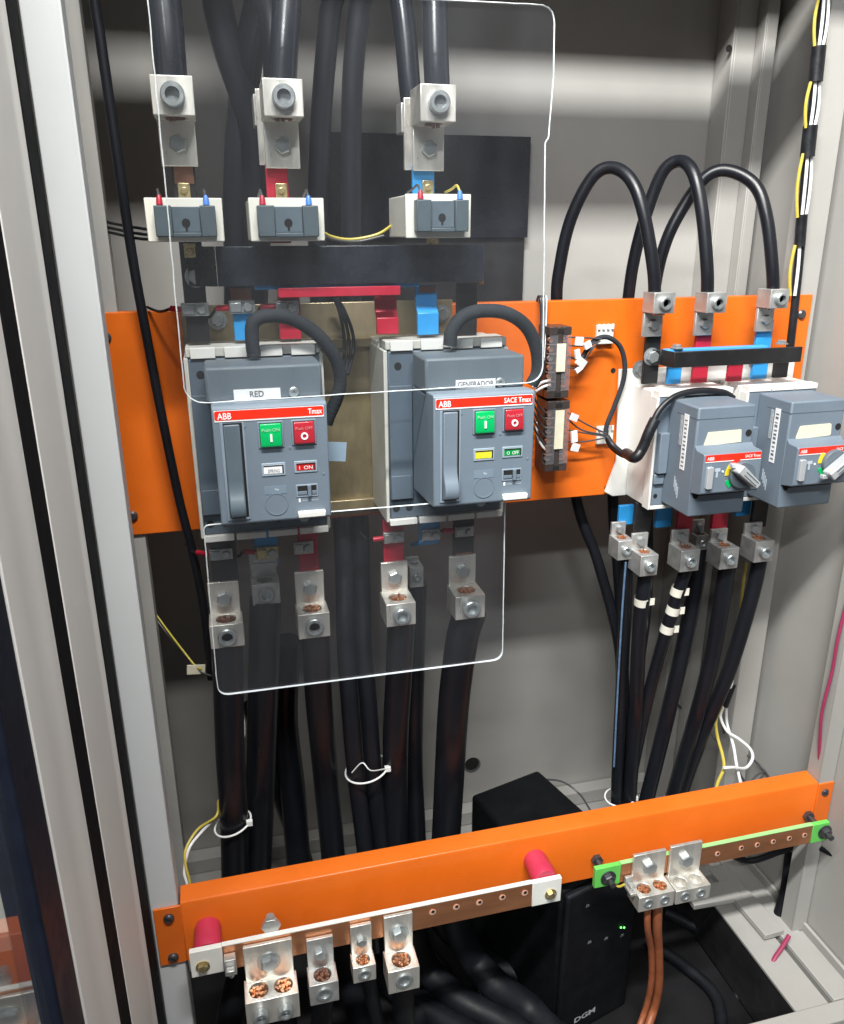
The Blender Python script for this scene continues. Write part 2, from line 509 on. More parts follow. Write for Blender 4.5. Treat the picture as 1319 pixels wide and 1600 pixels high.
# ------------------------------------------------------------------ the open door on the left
SEAL = mat('seal_rubber', (0.008, 0.008, 0.010), 0.8, var=.2, spec=0.08)
XD = -.1375
def dy(u, v): return atx(u, v, XD).y
y_n0, y_n1, y_w1, y_b1 = dy(21, 1200), dy(62, 1200), dy(121, 1200), dy(142, 1200)
y_w2 = (dy(5, 20) + dy(82, 500) + dy(197, 1200)) / 3 - .004
print('door', y_n0, y_n1, y_w1, y_b1, dy(5, 20), dy(82, 500), dy(197, 1200))
door = thing('cabinet_door', 'pale grey cabinet door with a clear window, swung open at the far left', 'door', (XD - .02, -.5, ZF))
ztop, zbot = .7, ZF - .03
bm = NB(); prism(bm, [(y_n1, XD), (y_n1 + (y_w1 - y_n1) * .35, XD + .0004), (y_n1 + (y_w1 - y_n1) * .42, XD - .0006), (y_n1 + (y_w1 - y_n1) * .75, XD - .0006), (y_n1 + (y_w1 - y_n1) * .8, XD), (y_w1, XD), (y_w1, XD - .03), (y_n1, XD - .03)], 'z', zbot, ztop)
for v in bm.verts: v.co = Vector((v.co.y, v.co.x, v.co.z))
part('inner_frame', bm, GREYD, door, bevel=.0008)
bm = NB(); prism(bm, [(y_b1, XD + .0004), (y_b1 + (y_w2 - y_b1) * .6, XD + .0004), (y_b1 + (y_w2 - y_b1) * .78, XD - .0014), (y_w2 - .012, XD - .0016), (y_w2 - .007, XD), (y_w2, XD - .0004), (y_w2, XD - .03), (y_b1, XD - .03)], 'z', zbot, ztop)
for v in bm.verts: v.co = Vector((v.co.y, v.co.x, v.co.z))
part('outer_frame', bm, GREYD, door, bevel=.0008)
bm = NB(); bx(bm, XD - .026, XD - .0006, y_w1 + .0005, y_b1 - .0005, zbot, ztop)
part('seal', bm, SEAL, door)
bm = NB(); bx(bm, XD - .026, XD + .0006, y_w2 + .0005, -.1605, zbot, ztop)
part('seal', bm, SEAL, door)
bm = NB(); bx(bm, XD - .022, XD - .001, y_n0, y_n1 - .001, zbot, ztop)
part('window_gasket', bm, mat('gasket_rubber', (0.008, 0.011, 0.022), 0.55, var=0.2, spec=0.2), door, bevel=.002)
bm = NB(); bx(bm, XD - .012, XD - .008, -1.35, y_n0, zbot + .03, ztop)
part('window_pane', bm, DOORG, door)

# ------------------------------------------------------------------ orange plates
up = thing('mounting_plate', 'wide orange mounting plate behind the breakers, upper of the two orange plates', 'mounting plate', (.345, 0, -.351), 'orange mounting plates')
bm = NB(); bx(bm, -.137, .82, 0, .003, -.351, -.081); bx(bm, -.137, .82, .003, .02, -.084, -.081)
part('sheet', bm, ORANGE, up, bevel=.0012)
for (u, v) in ((165, 527), (207, 806), (1252, 491)):
    p = at(u, v, 0); bm = NB(); screw_head(bm, (p.x, -.0002, p.z), .0065, .004); part('screw', bm, STEELD, up)
for (u, v) in ((958, 579), (948, 762), (955, 769), (851, 497)):
    p = at(u, v, 0); bm = NB(); cyl(bm, (p.x, -.0004, p.z), (p.x, .0005, p.z), .0036)
    part('hole', bm, HOLE, up)

YL = -.163
lo = thing('mounting_plate', 'long orange rail with folded top edge carrying the neutral and earth bars', 'mounting plate', (.36, YL, -.88), 'orange mounting plates')
ZLT = at(284, 1411, YL).z; ZLB = at(256, 1509, YL).z
bm = NB()
zt = ZLT
prism(bm, [(YL, ZLB), (YL, zt - .004), (YL + .0015, zt - .001), (YL + .004, zt), (YL + .028, zt + .002), (YL + .028, zt - .001), (YL + .005, zt - .003), (YL + .003, zt - .006), (YL + .003, ZLB)], 'x', -.1, .822)
bx(bm, -.1325, -.1, YL, YL + .003, ZLB, zt - .004); bx(bm, .822, .8485, YL - .002, YL + .001, ZLB + .02, zt - .002)
part('sheet', bm, ORANGE, lo, bevel=.0006)
for (u, v) in ((264, 1434), (271, 1495), (1288, 1237)):
    p = at(u, v, YL); bm = NB(); screw_head(bm, (p.x, YL - .0002, p.z), .0065, .004); part('screw', bm, STEELD, lo)
    bm = NB(); bx(bm, p.x - .0045, p.x + .0045, YL - .0046, YL - .0035, p.z - .0007, p.z + .0007, Matrix.Rotation(.6, 3, 'Y')); part('slot', bm, HOLE, lo)

# passivated plate behind the two motor breakers
zp = thing('base_plate', 'yellowish zinc plated sheet between the two large breakers', 'base plate', (.12, -.008, -.338))
bm = NB(); bx(bm, -.035, .29, -.010, -.004, -.345, -.075)
part('sheet', bm, ZINC, zp, bevel=.001)
for q in ((-.030, .285, -.020, -.0105, -.128, -.118), (-.030, .285, -.018, -.0105, -.336, -.322)):
    bm = NB(); bx(bm, *q); part('fold', bm, ZINC, zp, bevel=.001)
p = at(690, 490, -.011); bm = NB(); hex_bolt(bm, (p.x, -.011, p.z), .008); part('bolt', bm, STEEL, zp)
p = at(340, 500, -.011); bm = NB(); hex_bolt(bm, (p.x, -.011, p.z), .008); part('bolt', bm, STEEL, zp)

# white carrier plate of the right pair
wp = thing('base_plate', 'white carrier sheet behind the two rotary handle breakers on the right', 'base plate', (.66, -.004, -.345))
bm = NB()
xl = at(968, 566, -.006).x
prism(bm, [(xl, -.172), (.80, -.172), (.80, -.352), (xl + .004, -.352), (xl - .008, -.345), (xl + .006, -.30)], 'y', -.0075, -.003)
part('sheet', bm, WHITEP, wp, bevel=.001)
for (u, v) in ((1000, 576), (1180, 563)):
    p = at(u, v, -.0075); bm = NB(); hex_bolt(bm, (p.x, -.008, p.z), .0085, .006); part('bolt', bm, STEEL, wp)

# ------------------------------------------------------------------ big motor breakers
def motor_breaker(bx0, px0, name_text, strip_text, label, on_off, ind_mat, ind_text, spring_mat, plate_txt_px):
    g = 'motor operated breakers on the zinc plate'
    W = .146; zt, zb = -.112, -.328
    t = thing('circuit_breaker', label, 'circuit breaker', (bx0 + W / 2, -.01, zb), g)
    bm = NB(); bx(bm, bx0, bx0 + W, -.062, -.011, zb + .004, zt - .004)
    part('terminal_base', bm, WHITEP, t, bevel=.002)
    # cream side wall and white top with terminal slots
    bm = NB(); bx(bm, bx0 + .001, bx0 + W - .001, -.099, -.0625, zt - .010, zt)
    bx(bm, bx0 - .0015, bx0 + .003, -.099, -.0125, zb, zt - .0105)
    bx(bm, bx0 + W - .003, bx0 + W + .0015, -.099, -.0125, zb, zt - .0105)
    part('side_cover', bm, mat('side_cover_plastic', (0.50, 0.50, 0.46), 0.5, var=0.12, nscale=14), t, bevel=.001)
    bm = NB()
    for k in range(4):
        xx = bx0 + .006 + k * .0355
        bx(bm, xx, xx + .026, -.1035, -.0992, zt - .011, zt + .0005)
    part('terminal_lip', bm, WHITEP, t, bevel=.0006)
    bm = NB()
    for k in range(4):
        xx = bx0 + .002 + k * .0362
        bx(bm, xx, xx + .0335, -.1045, -.098, zb - .003, zb + .0045)
    part('terminal_lip', bm, WHITEP, t, bevel=.0006)
    bm = NB(); bx(bm, bx0 + .0032, bx0 + W - .0032, -.1005, -.063, zb + .005, zt - .0115)
    part('body', bm, BLUEGREYD, t, bevel=.0015)
    bm = NB()
    bx(bm, bx0 + .0032, bx0 + .03, -.106, -.1008, zb + .03, zt - .05)
    bx(bm, bx0 + .0035, bx0 + .028, -.1075, -.1062, zb + .031, zb + .06)
    part('body_step', bm, BLUEGREYD, t, bevel=.0012)
    for (fx, fz) in ((.1, zt - .028), (.07, zb + .018), (.18, zb + .018), (.40, zb + .018), (.6, zb + .018), (.86, zb + .018)):
        bm = NB(); lathe(bm, (bx0 + W * fx, -.1008, fz), Y_, [(0, .0042), (.0005, .0042)], 14)
        part('hole', bm, HOLE, t)
    bm = NB(); lathe(bm, (bx0 + W * .8, -.101, zb + .017), Y_, [(0, .006), (.001, .006), (.0012, .003)], 14)
    part('screw', bm, STEEL, t)
    # motor housing: upper box and front block
    hx0, hx1 = px0 + .000, px0 + .1125
    if bx0 < 0: hx0, hx1 = px0 - .004, px0 + .1135
    bm = NB(); bx(bm, hx0, hx1, -.166, -.1076, -.162, -.1235)
    part('upper_housing', bm, RIBBED, t, bevel=.003)
    PW = .1125; x0 = px0; x1 = px0 + PW; z1 = -.1562; z0 = -.2795; PH = z1 - z0
    yf = -.2
    bm = NB(); prism(bm, [(-.108, -.1622), (-.166, -.1622), (-.167, -.1578), (yf + .004, z1), (yf, z1 - .003), (yf, z0 + .002), (yf + .002, z0), (-.108, z0 - .005)], 'x', x0, x1)
    hs = part('front_housing', bm, BLUEGREY, t, bevel=.0016)
    def X(f): return x0 + PW * f
    def Z(f): return z1 - PH * f
    def pl(name, u0, u1, v0, v1, d, m, parent=t, b=.0004):
        q = NB(); bx(q, X(u0), X(u1), yf - d, yf + .0005 if d > 0 else yf, Z(v1), Z(v0))
        return part(name, q, m, parent, bevel=b)
    st = pl('brand_strip', .02, .97, .035, .125, .0006, WHITEL, b=0)
    q = NB(); prism(q, round_poly([(X(.022), Z(.112)), (X(.968), Z(.112)), (X(.968), Z(.037)), (X(.022), Z(.037))], .002), 'y', yf - .0009, yf - .0007)
    part('red_band', q, REDL, st)
    text(st, 'ABB', X(.045), X(.165), Z(.104), yf - .0012, WHITEI, h=PH * .052, bold=.015)
    text(st, strip_text, X(.955) - PW * plate_txt_px, X(.955), Z(.098), yf - .0012, WHITEI, h=PH * .045, bold=.012)
    # handle in its recess
    q = NB()
    bx(q, X(.06), X(.085), yf - .0012, yf + .0004, Z(.955), Z(.135)); bx(q, X(.25), X(.265), yf - .0008, yf + .0004, Z(.955), Z(.135))
    bx(q, X(.085), X(.25), yf - .0012, yf + .0004, Z(.955), Z(.935))
    part('handle_surround', q, mat('breaker_plastic_rim', (0.21, 0.26, 0.32), 0.45), t, bevel=.0004)
    q = NB(); bx(q, X(.085), X(.25), yf - .0004, yf + .0003, Z(.935), Z(.14))
    part('recess', q, HOLE, t)
    q = NB()
    prof = [(Z(.148), yf - .0035), (Z(.60), yf - .0035), (Z(.68), yf - .0045), (Z(.75), yf - .009), (Z(.80), yf - .0125), (Z(.86), yf - .013), (Z(.905), yf - .0105), (Z(.925), yf - .003)]
    poly = [(y, z) for z, y in prof] + [(yf - .0008, Z(.925)), (yf - .0008, Z(.148))]
    prism(q, poly, 'x', X(.088), X(.228))
    part('handle', q, SLATEL if bx0 < 0 else BLUEGREY, t, bevel=.0012)
    # push buttons
    def button(name, u0, u1, v0, v1, m, sym, cap):
        pl('button_frame', u0 - .02, u1 + .02, v0 - .015, v1 + .015, .0012, mat('button_rim', (0.17, 0.215, 0.265), 0.45), b=.0006)
        q = NB(); bx(q, X(u0 - .004), X(u1 + .004), yf - .0016, yf - .0013, Z(v1 + .003), Z(v0 - .004)); part('recess', q, HOLE, t)
        q = NB()
        prism(q, [(yf - .0016, Z(v0)), (yf - .0034, Z(v0 + .004)), (yf - .0055, Z(v1 - .025)), (yf - .0045, Z(v1)), (yf - .0016, Z(v1))], 'x', X(u0), X(u1))
        b = part(name, q, m, t, bevel=.0006)
        uc = (u0 + u1) / 2
        if sym == 'I':
            q = NB(); bx(q, X(uc - .009), X(uc + .009), yf - .0064, yf - .0045, Z(v0 + .145), Z(v0 + .085)); part('symbol', q, WHITEI, b)
        else:
            q = NB(); c = Vector((X(uc), yf - .0045, Z(v0 + .115)))
            lathe(q, c, Y_, [(0, .0036), (.0016, .0036), (.0016, .0021), (0, .0021)], 24, cap=False)
            part('symbol', q, WHITEI, b)
        text(b, cap, X(u0 + .015), X(u1 - .015), Z(v0 + .062), yf - .0052, mat('button_ink', (0.35, 0.55, 0.4), .5) if sym == 'I' else mat('button_ink_red', (0.6, 0.25, 0.25), .5))
        return b
    button('on_button', .40, .585, .155, .345, GREENB, 'I', 'Push ON')
    button('off_button', .695, .875, .155, .335, REDBTN, 'O', 'Push OFF')
    # indicator windows
    rim = mat('window_rim', (0.26, 0.32, 0.38), 0.4)
    def window(u0, u1, v0, v1, m, s=None, ink=None, tx=(.15, .85)):
        pl('window_frame', u0 - .018, u1 + .018, v0 - .018, v1 + .022, .0010, rim, b=.0005)
        q = NB(); bx(q, X(u0), X(u1), yf - .0014, yf - .0011, Z(v1), Z(v0)); w = part('window', q, m, t)
        q = NB(); bx(q, X(u0), X(u1), yf - .0017, yf - .00145, Z(v0 + .010), Z(v0)); bx(q, X(u1 - .012), X(u1), yf - .0017, yf - .00145, Z(v1), Z(v0 + .010)); part('recess', q, HOLE, t)
        if s: text(w, s, X(u0 + (u1 - u0) * tx[0]), X(u0 + (u1 - u0) * tx[1]), Z(v1 - .008), yf - .0018, ink, h=PH * .030)
    window(.41, .585, .505, .575, spring_mat, 'SPRING' if spring_mat is WHITEL else None, GREYL, (.2, .8))
    window(.70, .872, .505, .565, ind_mat, ind_text, WHITEI)
    # mode selector
    pl('selector_frame', .685, .885, .690, .800, .0009, mat('breaker_plastic_rim', (0.21, 0.26, 0.32), 0.45), b=.0005)
    q = NB(); bx(q, X(.70), X(.872), yf - .0013, yf - .00095, Z(.775), Z(.70)); part('recess', q, HOLE, t)
    q = NB(); bx(q, X(.79), X(.822), yf - .004, yf - .0013, Z(.79), Z(.695)); bx(q, X(.70), X(.785), yf - .0018, yf - .0013, Z(.775), Z(.745)); bx(q, X(.83), X(.872), yf - .0018, yf - .0013, Z(.775), Z(.745)); part('selector_slide', q, BLUEGREY, t, bevel=.0004)
    q = NB(); bx(q, X(.705), X(.722), yf - .0004, yf, Z(.842), Z(.812)); part('lock_mark', q, WHITEI, t)
    text(t, 'Auto  Manual', X(.74), X(.885), Z(.838), yf - .0004, LITINK)
    # square with key circle
    pl('key_field', .40, .60, .685, .755, .0004, mat('breaker_plastic_pale', (0.155, 0.205, 0.262), 0.5), b=0)  # key field slightly paler than the housing plastic
    text(t, 'Yo', X(.495), X(.53), Z(.725), yf - .0008, WHITEI)
    q = NB(); lathe(q, (X(.505), yf, Z(.845)), Y_, [(0, PW * .105), (.0007, PW * .105), (.0007, PW * .098), (.0003, PW * .097)], 36)
    part('key_cap', q, BLUEGREY, t)
    for (u, v) in ((.27, .17), (.655, .37), (.945, .61)):
        q = NB(); lathe(q, (X(u), yf, Z(v)), Y_, [(0, .0014), (.0006, .0012)], 10); part('rivet', q, BLUEGREY, t)
    pl('white_tab', .69, .945, .918, .972, .006, WHITEP, b=.0012)
    # paper name label and screw on the upper box
    return t

b1 = motor_breaker(-.0325, -.009, 'RED', 'Tmax', 'large blue grey breaker named RED with red ON window', 'on', REDW, 'I  ON', WHITEL, .125)
b2 = motor_breaker(.1845, .2145, 'GENERADOR', 'SACE Tmax', 'large blue grey breaker named GENERADOR with yellow and green windows', 'off', GREENW, 'O  OFF', YELW, .27)
def name_label(parent, u0, u1, v0, v1, s, y, tilt):
    a = at(u0, v1, y); b = at(u1, v0, y)
    bm = NB(); x0, x1 = a.x, b.x; z0, z1 = a.z, at(u0, v0, y).z
    zc = (z0 + z1) / 2; xc = (x0 + x1) / 2
    R = Matrix.Rotation(tilt, 3, 'Y')
    bx(bm, x0, x1, y - .0006, y, z0, z1, R)
    l = part('name_label', bm, WHITEL, parent)
    piv = Vector((xc, y, zc))
    text(l, s, x0 + (x1 - x0) * (.34 if len(s) < 5 else .05), x1 - (x1 - x0) * (.36 if len(s) < 5 else .04), z0 + (z1 - z0) * .25, y - .001, GREYL, rot=lambda c: piv + R @ (c - piv), h=(z1 - z0) * .56, bold=.02)
name_label(b1, 366, 438, 609, 626, 'RED', -.1665, 0)
name_label(b2, 712, 774, 594, 609, 'GENERADOR', -.1665, 0)
for b, (u, v) in ((b1, (459, 612)), (b2, (781, 597))):
    p = at(u, v, -.167); bm = NB(); lathe(bm, (p.x, -.1665, p.z), Y_, [(0, .0052), (.0025, .0052), (.0035, .0035), (.0035, .0018), (.002, .0016)], 18); part('screw', bm, STEEL, b)
# blueish flag sticking out of RED breaker
p = at(528, 705, -.16); bm = NB(); bx(bm, p.x - .012, p.x + .009, -.16, -.159, p.z - .011, p.z + .010, Matrix.Rotation(.1, 3, 'Y'))
part('side_tag', bm, mat('tag_plastic', (0.22, 0.30, 0.38), .4), b1)

# ------------------------------------------------------------------ small rotary breakers
def rotary_breaker(x0, mx0, bw, label, knob_ang, knob_uv, whole):
    g = 'rotary handle breakers on the white carrier'
    zt, zb = -.193, -.350
    t = thing('circuit_breaker', label, 'circuit breaker', (x0 + bw / 2, -.01, zb), g)
    bm = NB(); bx(bm, x0, x0 + bw, -.058, -.009, zb, zt)
    part('terminal_base', bm, WHITEP, t, bevel=.0015)
    bm = NB()
    for k in range(3):
        xx = x0 + .001 + k * (bw - .002) / 3
        bx(bm, xx, xx + (bw - .002) / 3 - .0015, -.0745, -.0585, zt - .006, zt + .0015)
    bx(bm, x0 - .001, x0 + .0025, -.0745, -.0585, zb - .002, zt - .0062)
    bx(bm, x0 + .003, x0 + bw - .002, -.0745, -.0585, zb - .002, zb + .003)
    part('terminal_lip', bm, WHITEP, t, bevel=.0006)
    bm = NB(); bx(bm, x0 + .003, x0 + bw - .003, -.0735, -.059, zb + .0035, zt - .0065)
    part('body', bm, BLUEGREY, t, bevel=.001)
    bm = NB(); bx(bm, x0 + .004, mx0 - .0005, -.083, -.0738, -.30, -.245); bx(bm, x0 + .003, mx0 - .0005, -.078, -.0738, -.316, -.302)
    part('side_catch', bm, BLUEGREY, t, bevel=.0012)
    for (fx, fz) in ((.08, -.333), (.25, -.209), (.6, -.207), (.85, -.207)):
        bm = NB(); lathe(bm, (x0 + bw * fx, -.0738, fz), Y_, [(0, .003), (.0004, .003)], 12)
        part('hole', bm, HOLE, t)
    # operator cover
    w = .080; x1 = mx0 + w; yr, yf, yn = -.0742, -.14, -.163
    bm = NB(); bx(bm, mx0, x1, yf, yr, -.342, -.2005)
    part('operator_cover', bm, BLUEGREY, t, bevel=.0022)
    bm = NB(); bx(bm, mx0 - .0003, x1 + .0003, yf - .0004, yr - .02, -.2155, -.2148)
    part('cover_seam', bm, BLUEGREYD, t)
    nt_, nb = -.2535, -.3055
    bm = NB(); prism(bm, [(yf - .0003, nt_ + .006), (yf - .006, nt_ + .001), (yn + .002, nt_), (yn, nt_ - .002), (yn, nb + .002), (yn + .002, nb), (yf - .0003, nb - .004)], 'x', mx0 - .0006, x1 + .0006)
    part('front_nose', bm, BLUEGREY, t, bevel=.001)
    bm = NB(); bx(bm, mx0 + .004, x1 - .003, yf - .0008, yf + .0002, nb - .0085, nb - .002)
    part('recess', bm, HOLE, t)
    X = lambda f: mx0 + w * f
    bm = NB(); bx(bm, X(.02), X(.985), yn - .0005, yn + .0005, nt_ - .0095, nt_ - .0015)
    st = part('brand_strip', bm, REDL, t)
    bm = NB(); bx(bm, X(.02), X(.985), yn - .0004, yn + .0004, nt_ - .0107, nt_ - .0097); part('brand_strip_edge', bm, WHITEL, t)
    text(st, 'ABB', X(.04), X(.16), nt_ - .0078, yn - .0008, WHITEI, h=.0042, bold=.01)
    text(st, 'SACE Tmax', X(.70), X(.97), nt_ - .0074, yn - .0008, WHITEI, h=.0036, bold=.005)
    bm = NB(); prism(bm, round_poly([(X(.05), -.2975), (X(.155), -.2975), (X(.155), -.2695), (X(.05), -.2695)], .002), 'y', yn - .004, yn + .0005)
    part('test_lever', bm, SILVER, t, bevel=.0006)
    bm = NB(); bx(bm, X(.20), X(.29), yn - .0006, yn + .0005, -.2765, -.2725); bx(bm, X(.225), X(.255), yn - .0006, yn + .0005, -.284, -.2766)
    part('pictogram', bm, LITINK, t)
    bm = NB(); lathe(bm, (X(.34), yn, -.277), Y_, [(0, .0014), (.0008, .0012)], 10)
    part('lamp_dot', bm, WHITEL, t)
    # knob
    kc = at(*knob_uv, yn); K = Vector((kc.x, yn - .0002, kc.z))
    for (a0, a1, m, nm) in ((100, 135, REDL, 'red_arc'), (140, 180, ORG, 'yellow_arc'), (200, 228, GREENB, 'green_arc')):
        bm = NB(); n = 8; R1, R2 = .0175, .0222
        poly = [(K.x + R2 * math.cos(rad(a0 + (a1 - a0) * i / n)), K.z + R2 * math.sin(rad(a0 + (a1 - a0) * i / n))) for i in range(n + 1)]
        poly += [(K.x + R1 * math.cos(rad(a1 - (a1 - a0) * i / n)), K.z + R1 * math.sin(rad(a1 - (a1 - a0) * i / n))) for i in range(n + 1)]
        prism(bm, poly, 'y', yn - .0009, yn + .0002)
        part(nm, bm, m, t)
    bm = NB(); lathe(bm, K, Y_, [(0, .0172), (.005, .0172), (.006, .016)], 36)
    dial = part('handle_dial', bm, mat('dial_plastic', (0.10, 0.125, 0.15), .5), t)
    R = Matrix.Rotation(-knob_ang, 3, 'Y')
    bm = NB()
    pts = round_poly([(K.x - .021, K.z - .0062), (K.x + .017, K.z - .0045), (K.x + .017, K.z + .0045), (K.x - .021, K.z + .0062)], .003)
    prism(bm, pts, 'y', K.y - .022, K.y - .006)
    for v in bm.verts: v.co = K + R @ (v.co - K)
    gr = part('handle_grip', bm, SILVER, dial, bevel=.0015)
    bm = NB()
    for s in (-.0022, .0022):
        bx(bm, K.x - .012, K.x + .012, K.y - .0224, K.y - .0219, K.z + s - .0005, K.z + s + .0005)
    for v in bm.verts: v.co = K + R @ (v.co - K)
    part('grip_groove', bm, SLATE, gr)
    bm = NB(); e = K + R @ Vector((-.0235, 0, 0)); bx(bm, e.x - .004, e.x + .004, K.y - .013, K.y - .006, e.z - .0028, e.z + .0028)
    part('padlock_tab', bm, SILVER, gr, bevel=.001)
    # paper label on the face, stickers on the side, screws
    bm = NB(); z0 = -.2485
    prism(bm, round_poly([(X(.14), z0 - .0005), (X(.80), z0 + .0015), (X(.78), z0 + .0175), (X(.20), z0 + .0165)], .003 if whole else .001), 'y', yf - .0012, yf - .0003)
    part('paper_label', bm, CREAML, t)
    bm = NB(); bx(bm, mx0 - .0006, mx0 + .0002, -.121, -.111, -.285, -.2135, None)
    stk = part('side_sticker', bm, WHITEL, t)
    bm = NB()
    for k in range(12):
        zz = -.281 + k * .0054
        bx(bm, mx0 - .0009, mx0 - .0004, -.119, -.1135, zz, zz + .0012 + .002 * random.random())
    part('sticker_print', bm, GREYL, stk)
    bm = NB(); bx(bm, mx0 - .0006, mx0 + .0002, -.108, -.103, -.255, -.2165)
    part('side_sticker', bm, mat('sticker_grey', (0.33, 0.36, 0.38), .5, var=.3, nscale=250), t)
    bm = NB()
    for k in range(4):
        bx(bm, mx0 - .0005, mx0 + .0002, -.112 + k * .003, -.1105 + k * .003, -.325 + k * .004, -.31 + k * .004)
    part('side_print', bm, LITINK, t)
    bm = NB(); lathe(bm, (X(.92), yf - .0003, -.236), Y_, [(0, .0042), (.0006, .0042)], 14); lathe(bm, (X(.10), yf - .0003, -.314), Y_, [(0, .0036), (.0006, .0036)], 14)
    part('hole', bm, HOLE, t)
    return t

rotary_breaker(.548, .566, .112, 'left rotary handle breaker, black wire loom on its side, silver grip pointing down right', rad(-40), (1157, 741), False)
rotary_breaker(.680, .698, .110, 'right rotary handle breaker next to the cabinet side, silver grip pointing up right', rad(40), (1301, 722), True)

# ------------------------------------------------------------------ busbars
BAR_G = 'phase bars rising from the breakers'
def bar(name, px0, px1, vt, vb, y, m, label, extra=None, group=BAR_G, th=.006, vm=None):
    vm = vm or (vt + vb) / 2
    a = at(px0, vm, y); b = at(px1, vm, y); a.z = b.z = at((px0 + px1) / 2, vt, y).z; c = at((px0 + px1) / 2, vb, y)
    bm = NB(); bx(bm, a.x, b.x, y, y + th, c.z, a.z)
    t = thing(name, label, 'busbar', ((a.x + b.x) / 2, y, c.z), group)
    part('strip', bm, m, t, bevel=.0008)
    if extra: extra(t, a, b, c)
    return t

YU = -.078
# left set (RED): straight vertical strips through the transformers
def black_extra(t, a, b, c):
    p = at(306, 432, YU); bm = NB(); hex_bolt(bm, (p.x, YU, p.z), .0085, .005); part('bolt', bm, STEEL, t)
    p = at(275, 290, YU); q = NB(); bx(q, a.x + .002, b.x - .002, YU - .0006, YU, p.z + .002, p.z + .018); part('bare_copper', q, COPPERD, t)
bar('phase_bar', 288, 323, 245, 536, YU, BLKP, 'black painted busbar above the breaker named RED, leftmost of all the bars', black_extra, vm=470)
bar('phase_bar', 364, 395, 452, 532, YU, BLUEB, 'blue busbar between black and red bars above the breaker named RED', lambda t, a, b, c: part('bare_copper', (lambda q: (bx(q, a.x - .001, b.x, YU - .0006, YU, at(380, 478, YU).z, at(380, 450, YU).z), q)[1])(NB()), COPPERD, t))
bar('phase_bar', 418, 452, 255, 380, YU, REDB, 'short red bar entering the middle current transformer from above')
bar('phase_bar', 645, 679, 258, 320, YU, BLUEB, 'short blue bar entering the right hand current transformer from above')
bar('phase_bar', 436, 470, 462, 530, YU, REDB, 'red busbar behind the hose above the breaker named RED')
def kinked(u0, u1, vt, vb, m, label):
    y0, y1 = YU, YU - .008
    a = at(u0, vt, y0); b = at(u1, vt, y0); zk = at(u0, (vt + vb) / 2 - 6, y0).z; zk2 = at(u0, (vt + vb) / 2 + 4, y0).z; zb = at(u0, vb, y1).z
    bm = NB(); prism(bm, [(y0, a.z), (y0, zk), (y1, zk2), (y1, zb), (y1 + .006, zb), (y1 + .006, zk2 + .001), (y0 + .006, zk + .001), (y0 + .006, a.z)], 'x', a.x, b.x)
    t = thing('phase_bar', label, 'busbar', ((a.x + b.x) / 2, y0, zb), BAR_G)
    part('strip', bm, m, t, bevel=.0008)
    return t
kinked(586, 620, 462, 523, REDB, 'red busbar with a kink above the breaker named GENERADOR')
kb = kinked(650, 683, 446, 524, BLUEB, 'blue busbar with a kink above the breaker named GENERADOR')
q = NB(); p0 = at(655, 447, YU); p1 = at(682, 457, YU); bx(q, p0.x, p1.x, YU - .0006, YU, p1.z, p0.z); part('bare_copper', q, COPPERD, kb)
bar('phase_bar', 714, 746, 442, 524, YU, BLKP, 'black busbar beside the hose above the breaker named GENERADOR')

LINK_G = 'cross links between the phase bars'
yk = -.100
a = at(336, 385, yk); b = at(757, 382, yk); c = at(757, 440, yk)
t = thing('link_bar', 'broad black link crossing over the red and blue bars behind the clear sheet', 'busbar link', ((a.x + b.x) / 2, yk, c.z), LINK_G)
bm = NB(); bx(bm, a.x, b.x, yk, yk + .006, c.z, a.z)
prism(bm, [(a.x - .0005, yk + .006), (a.x - .0005, yk), (a.x - .030, yk + .021), (a.x - .030, yk + .027)], 'z', c.z, a.z)
part('strip', bm, mat('black_sleeve', (0.014, 0.017, 0.024), 0.28, var=0.25, nscale=40, bump=0.15, bscale=300), t, bevel=.001)
bm = NB(); bx(bm, b.x - .004, b.x + .002, yk + .0065, yk + .010, c.z - .003, c.z + .004); part('bare_copper', bm, COPPER, t)
ZR1 = at(500, 450, -.088).z; ZR0 = at(500, 463, -.088).z
t = thing('link_bar', 'thin red link running under the broad black link', 'busbar link', (.13, -.088, ZR0), LINK_G)
a = at(433, 456, -.088); b = at(621, 456, -.088)
bm = NB(); z1_ = at(500, 449, -.104).z; z0_ = at(500, 464, -.104).z
bx(bm, a.x, b.x, -.104, -.100, z0_, z1_); bx(bm, a.x + .001, a.x + .02, -.0998, -.0785, z0_, z1_ - .002); bx(bm, b.x - .02, b.x - .001, -.0998, -.0785, z0_, z1_ - .002)
part('strip', bm, REDB, t, bevel=.0006)
a = at(398, 455, -.0835); b = at(655, 455, -.0835)
t = thing('link_bar', 'blue link mostly hidden behind the broad black link', 'busbar link', (.14, -.084, ZR1), LINK_G)
bm = NB(); bx(bm, a.x, b.x, -.0848, -.0792, ZR1 - .001, ZR1 + .02); bx(bm, a.x, at(429, 455, -.0835).x, -.094, -.0855, ZR1 + .0005, ZR1 + .006); part('strip', bm, BLUEB, t, bevel=.0008)

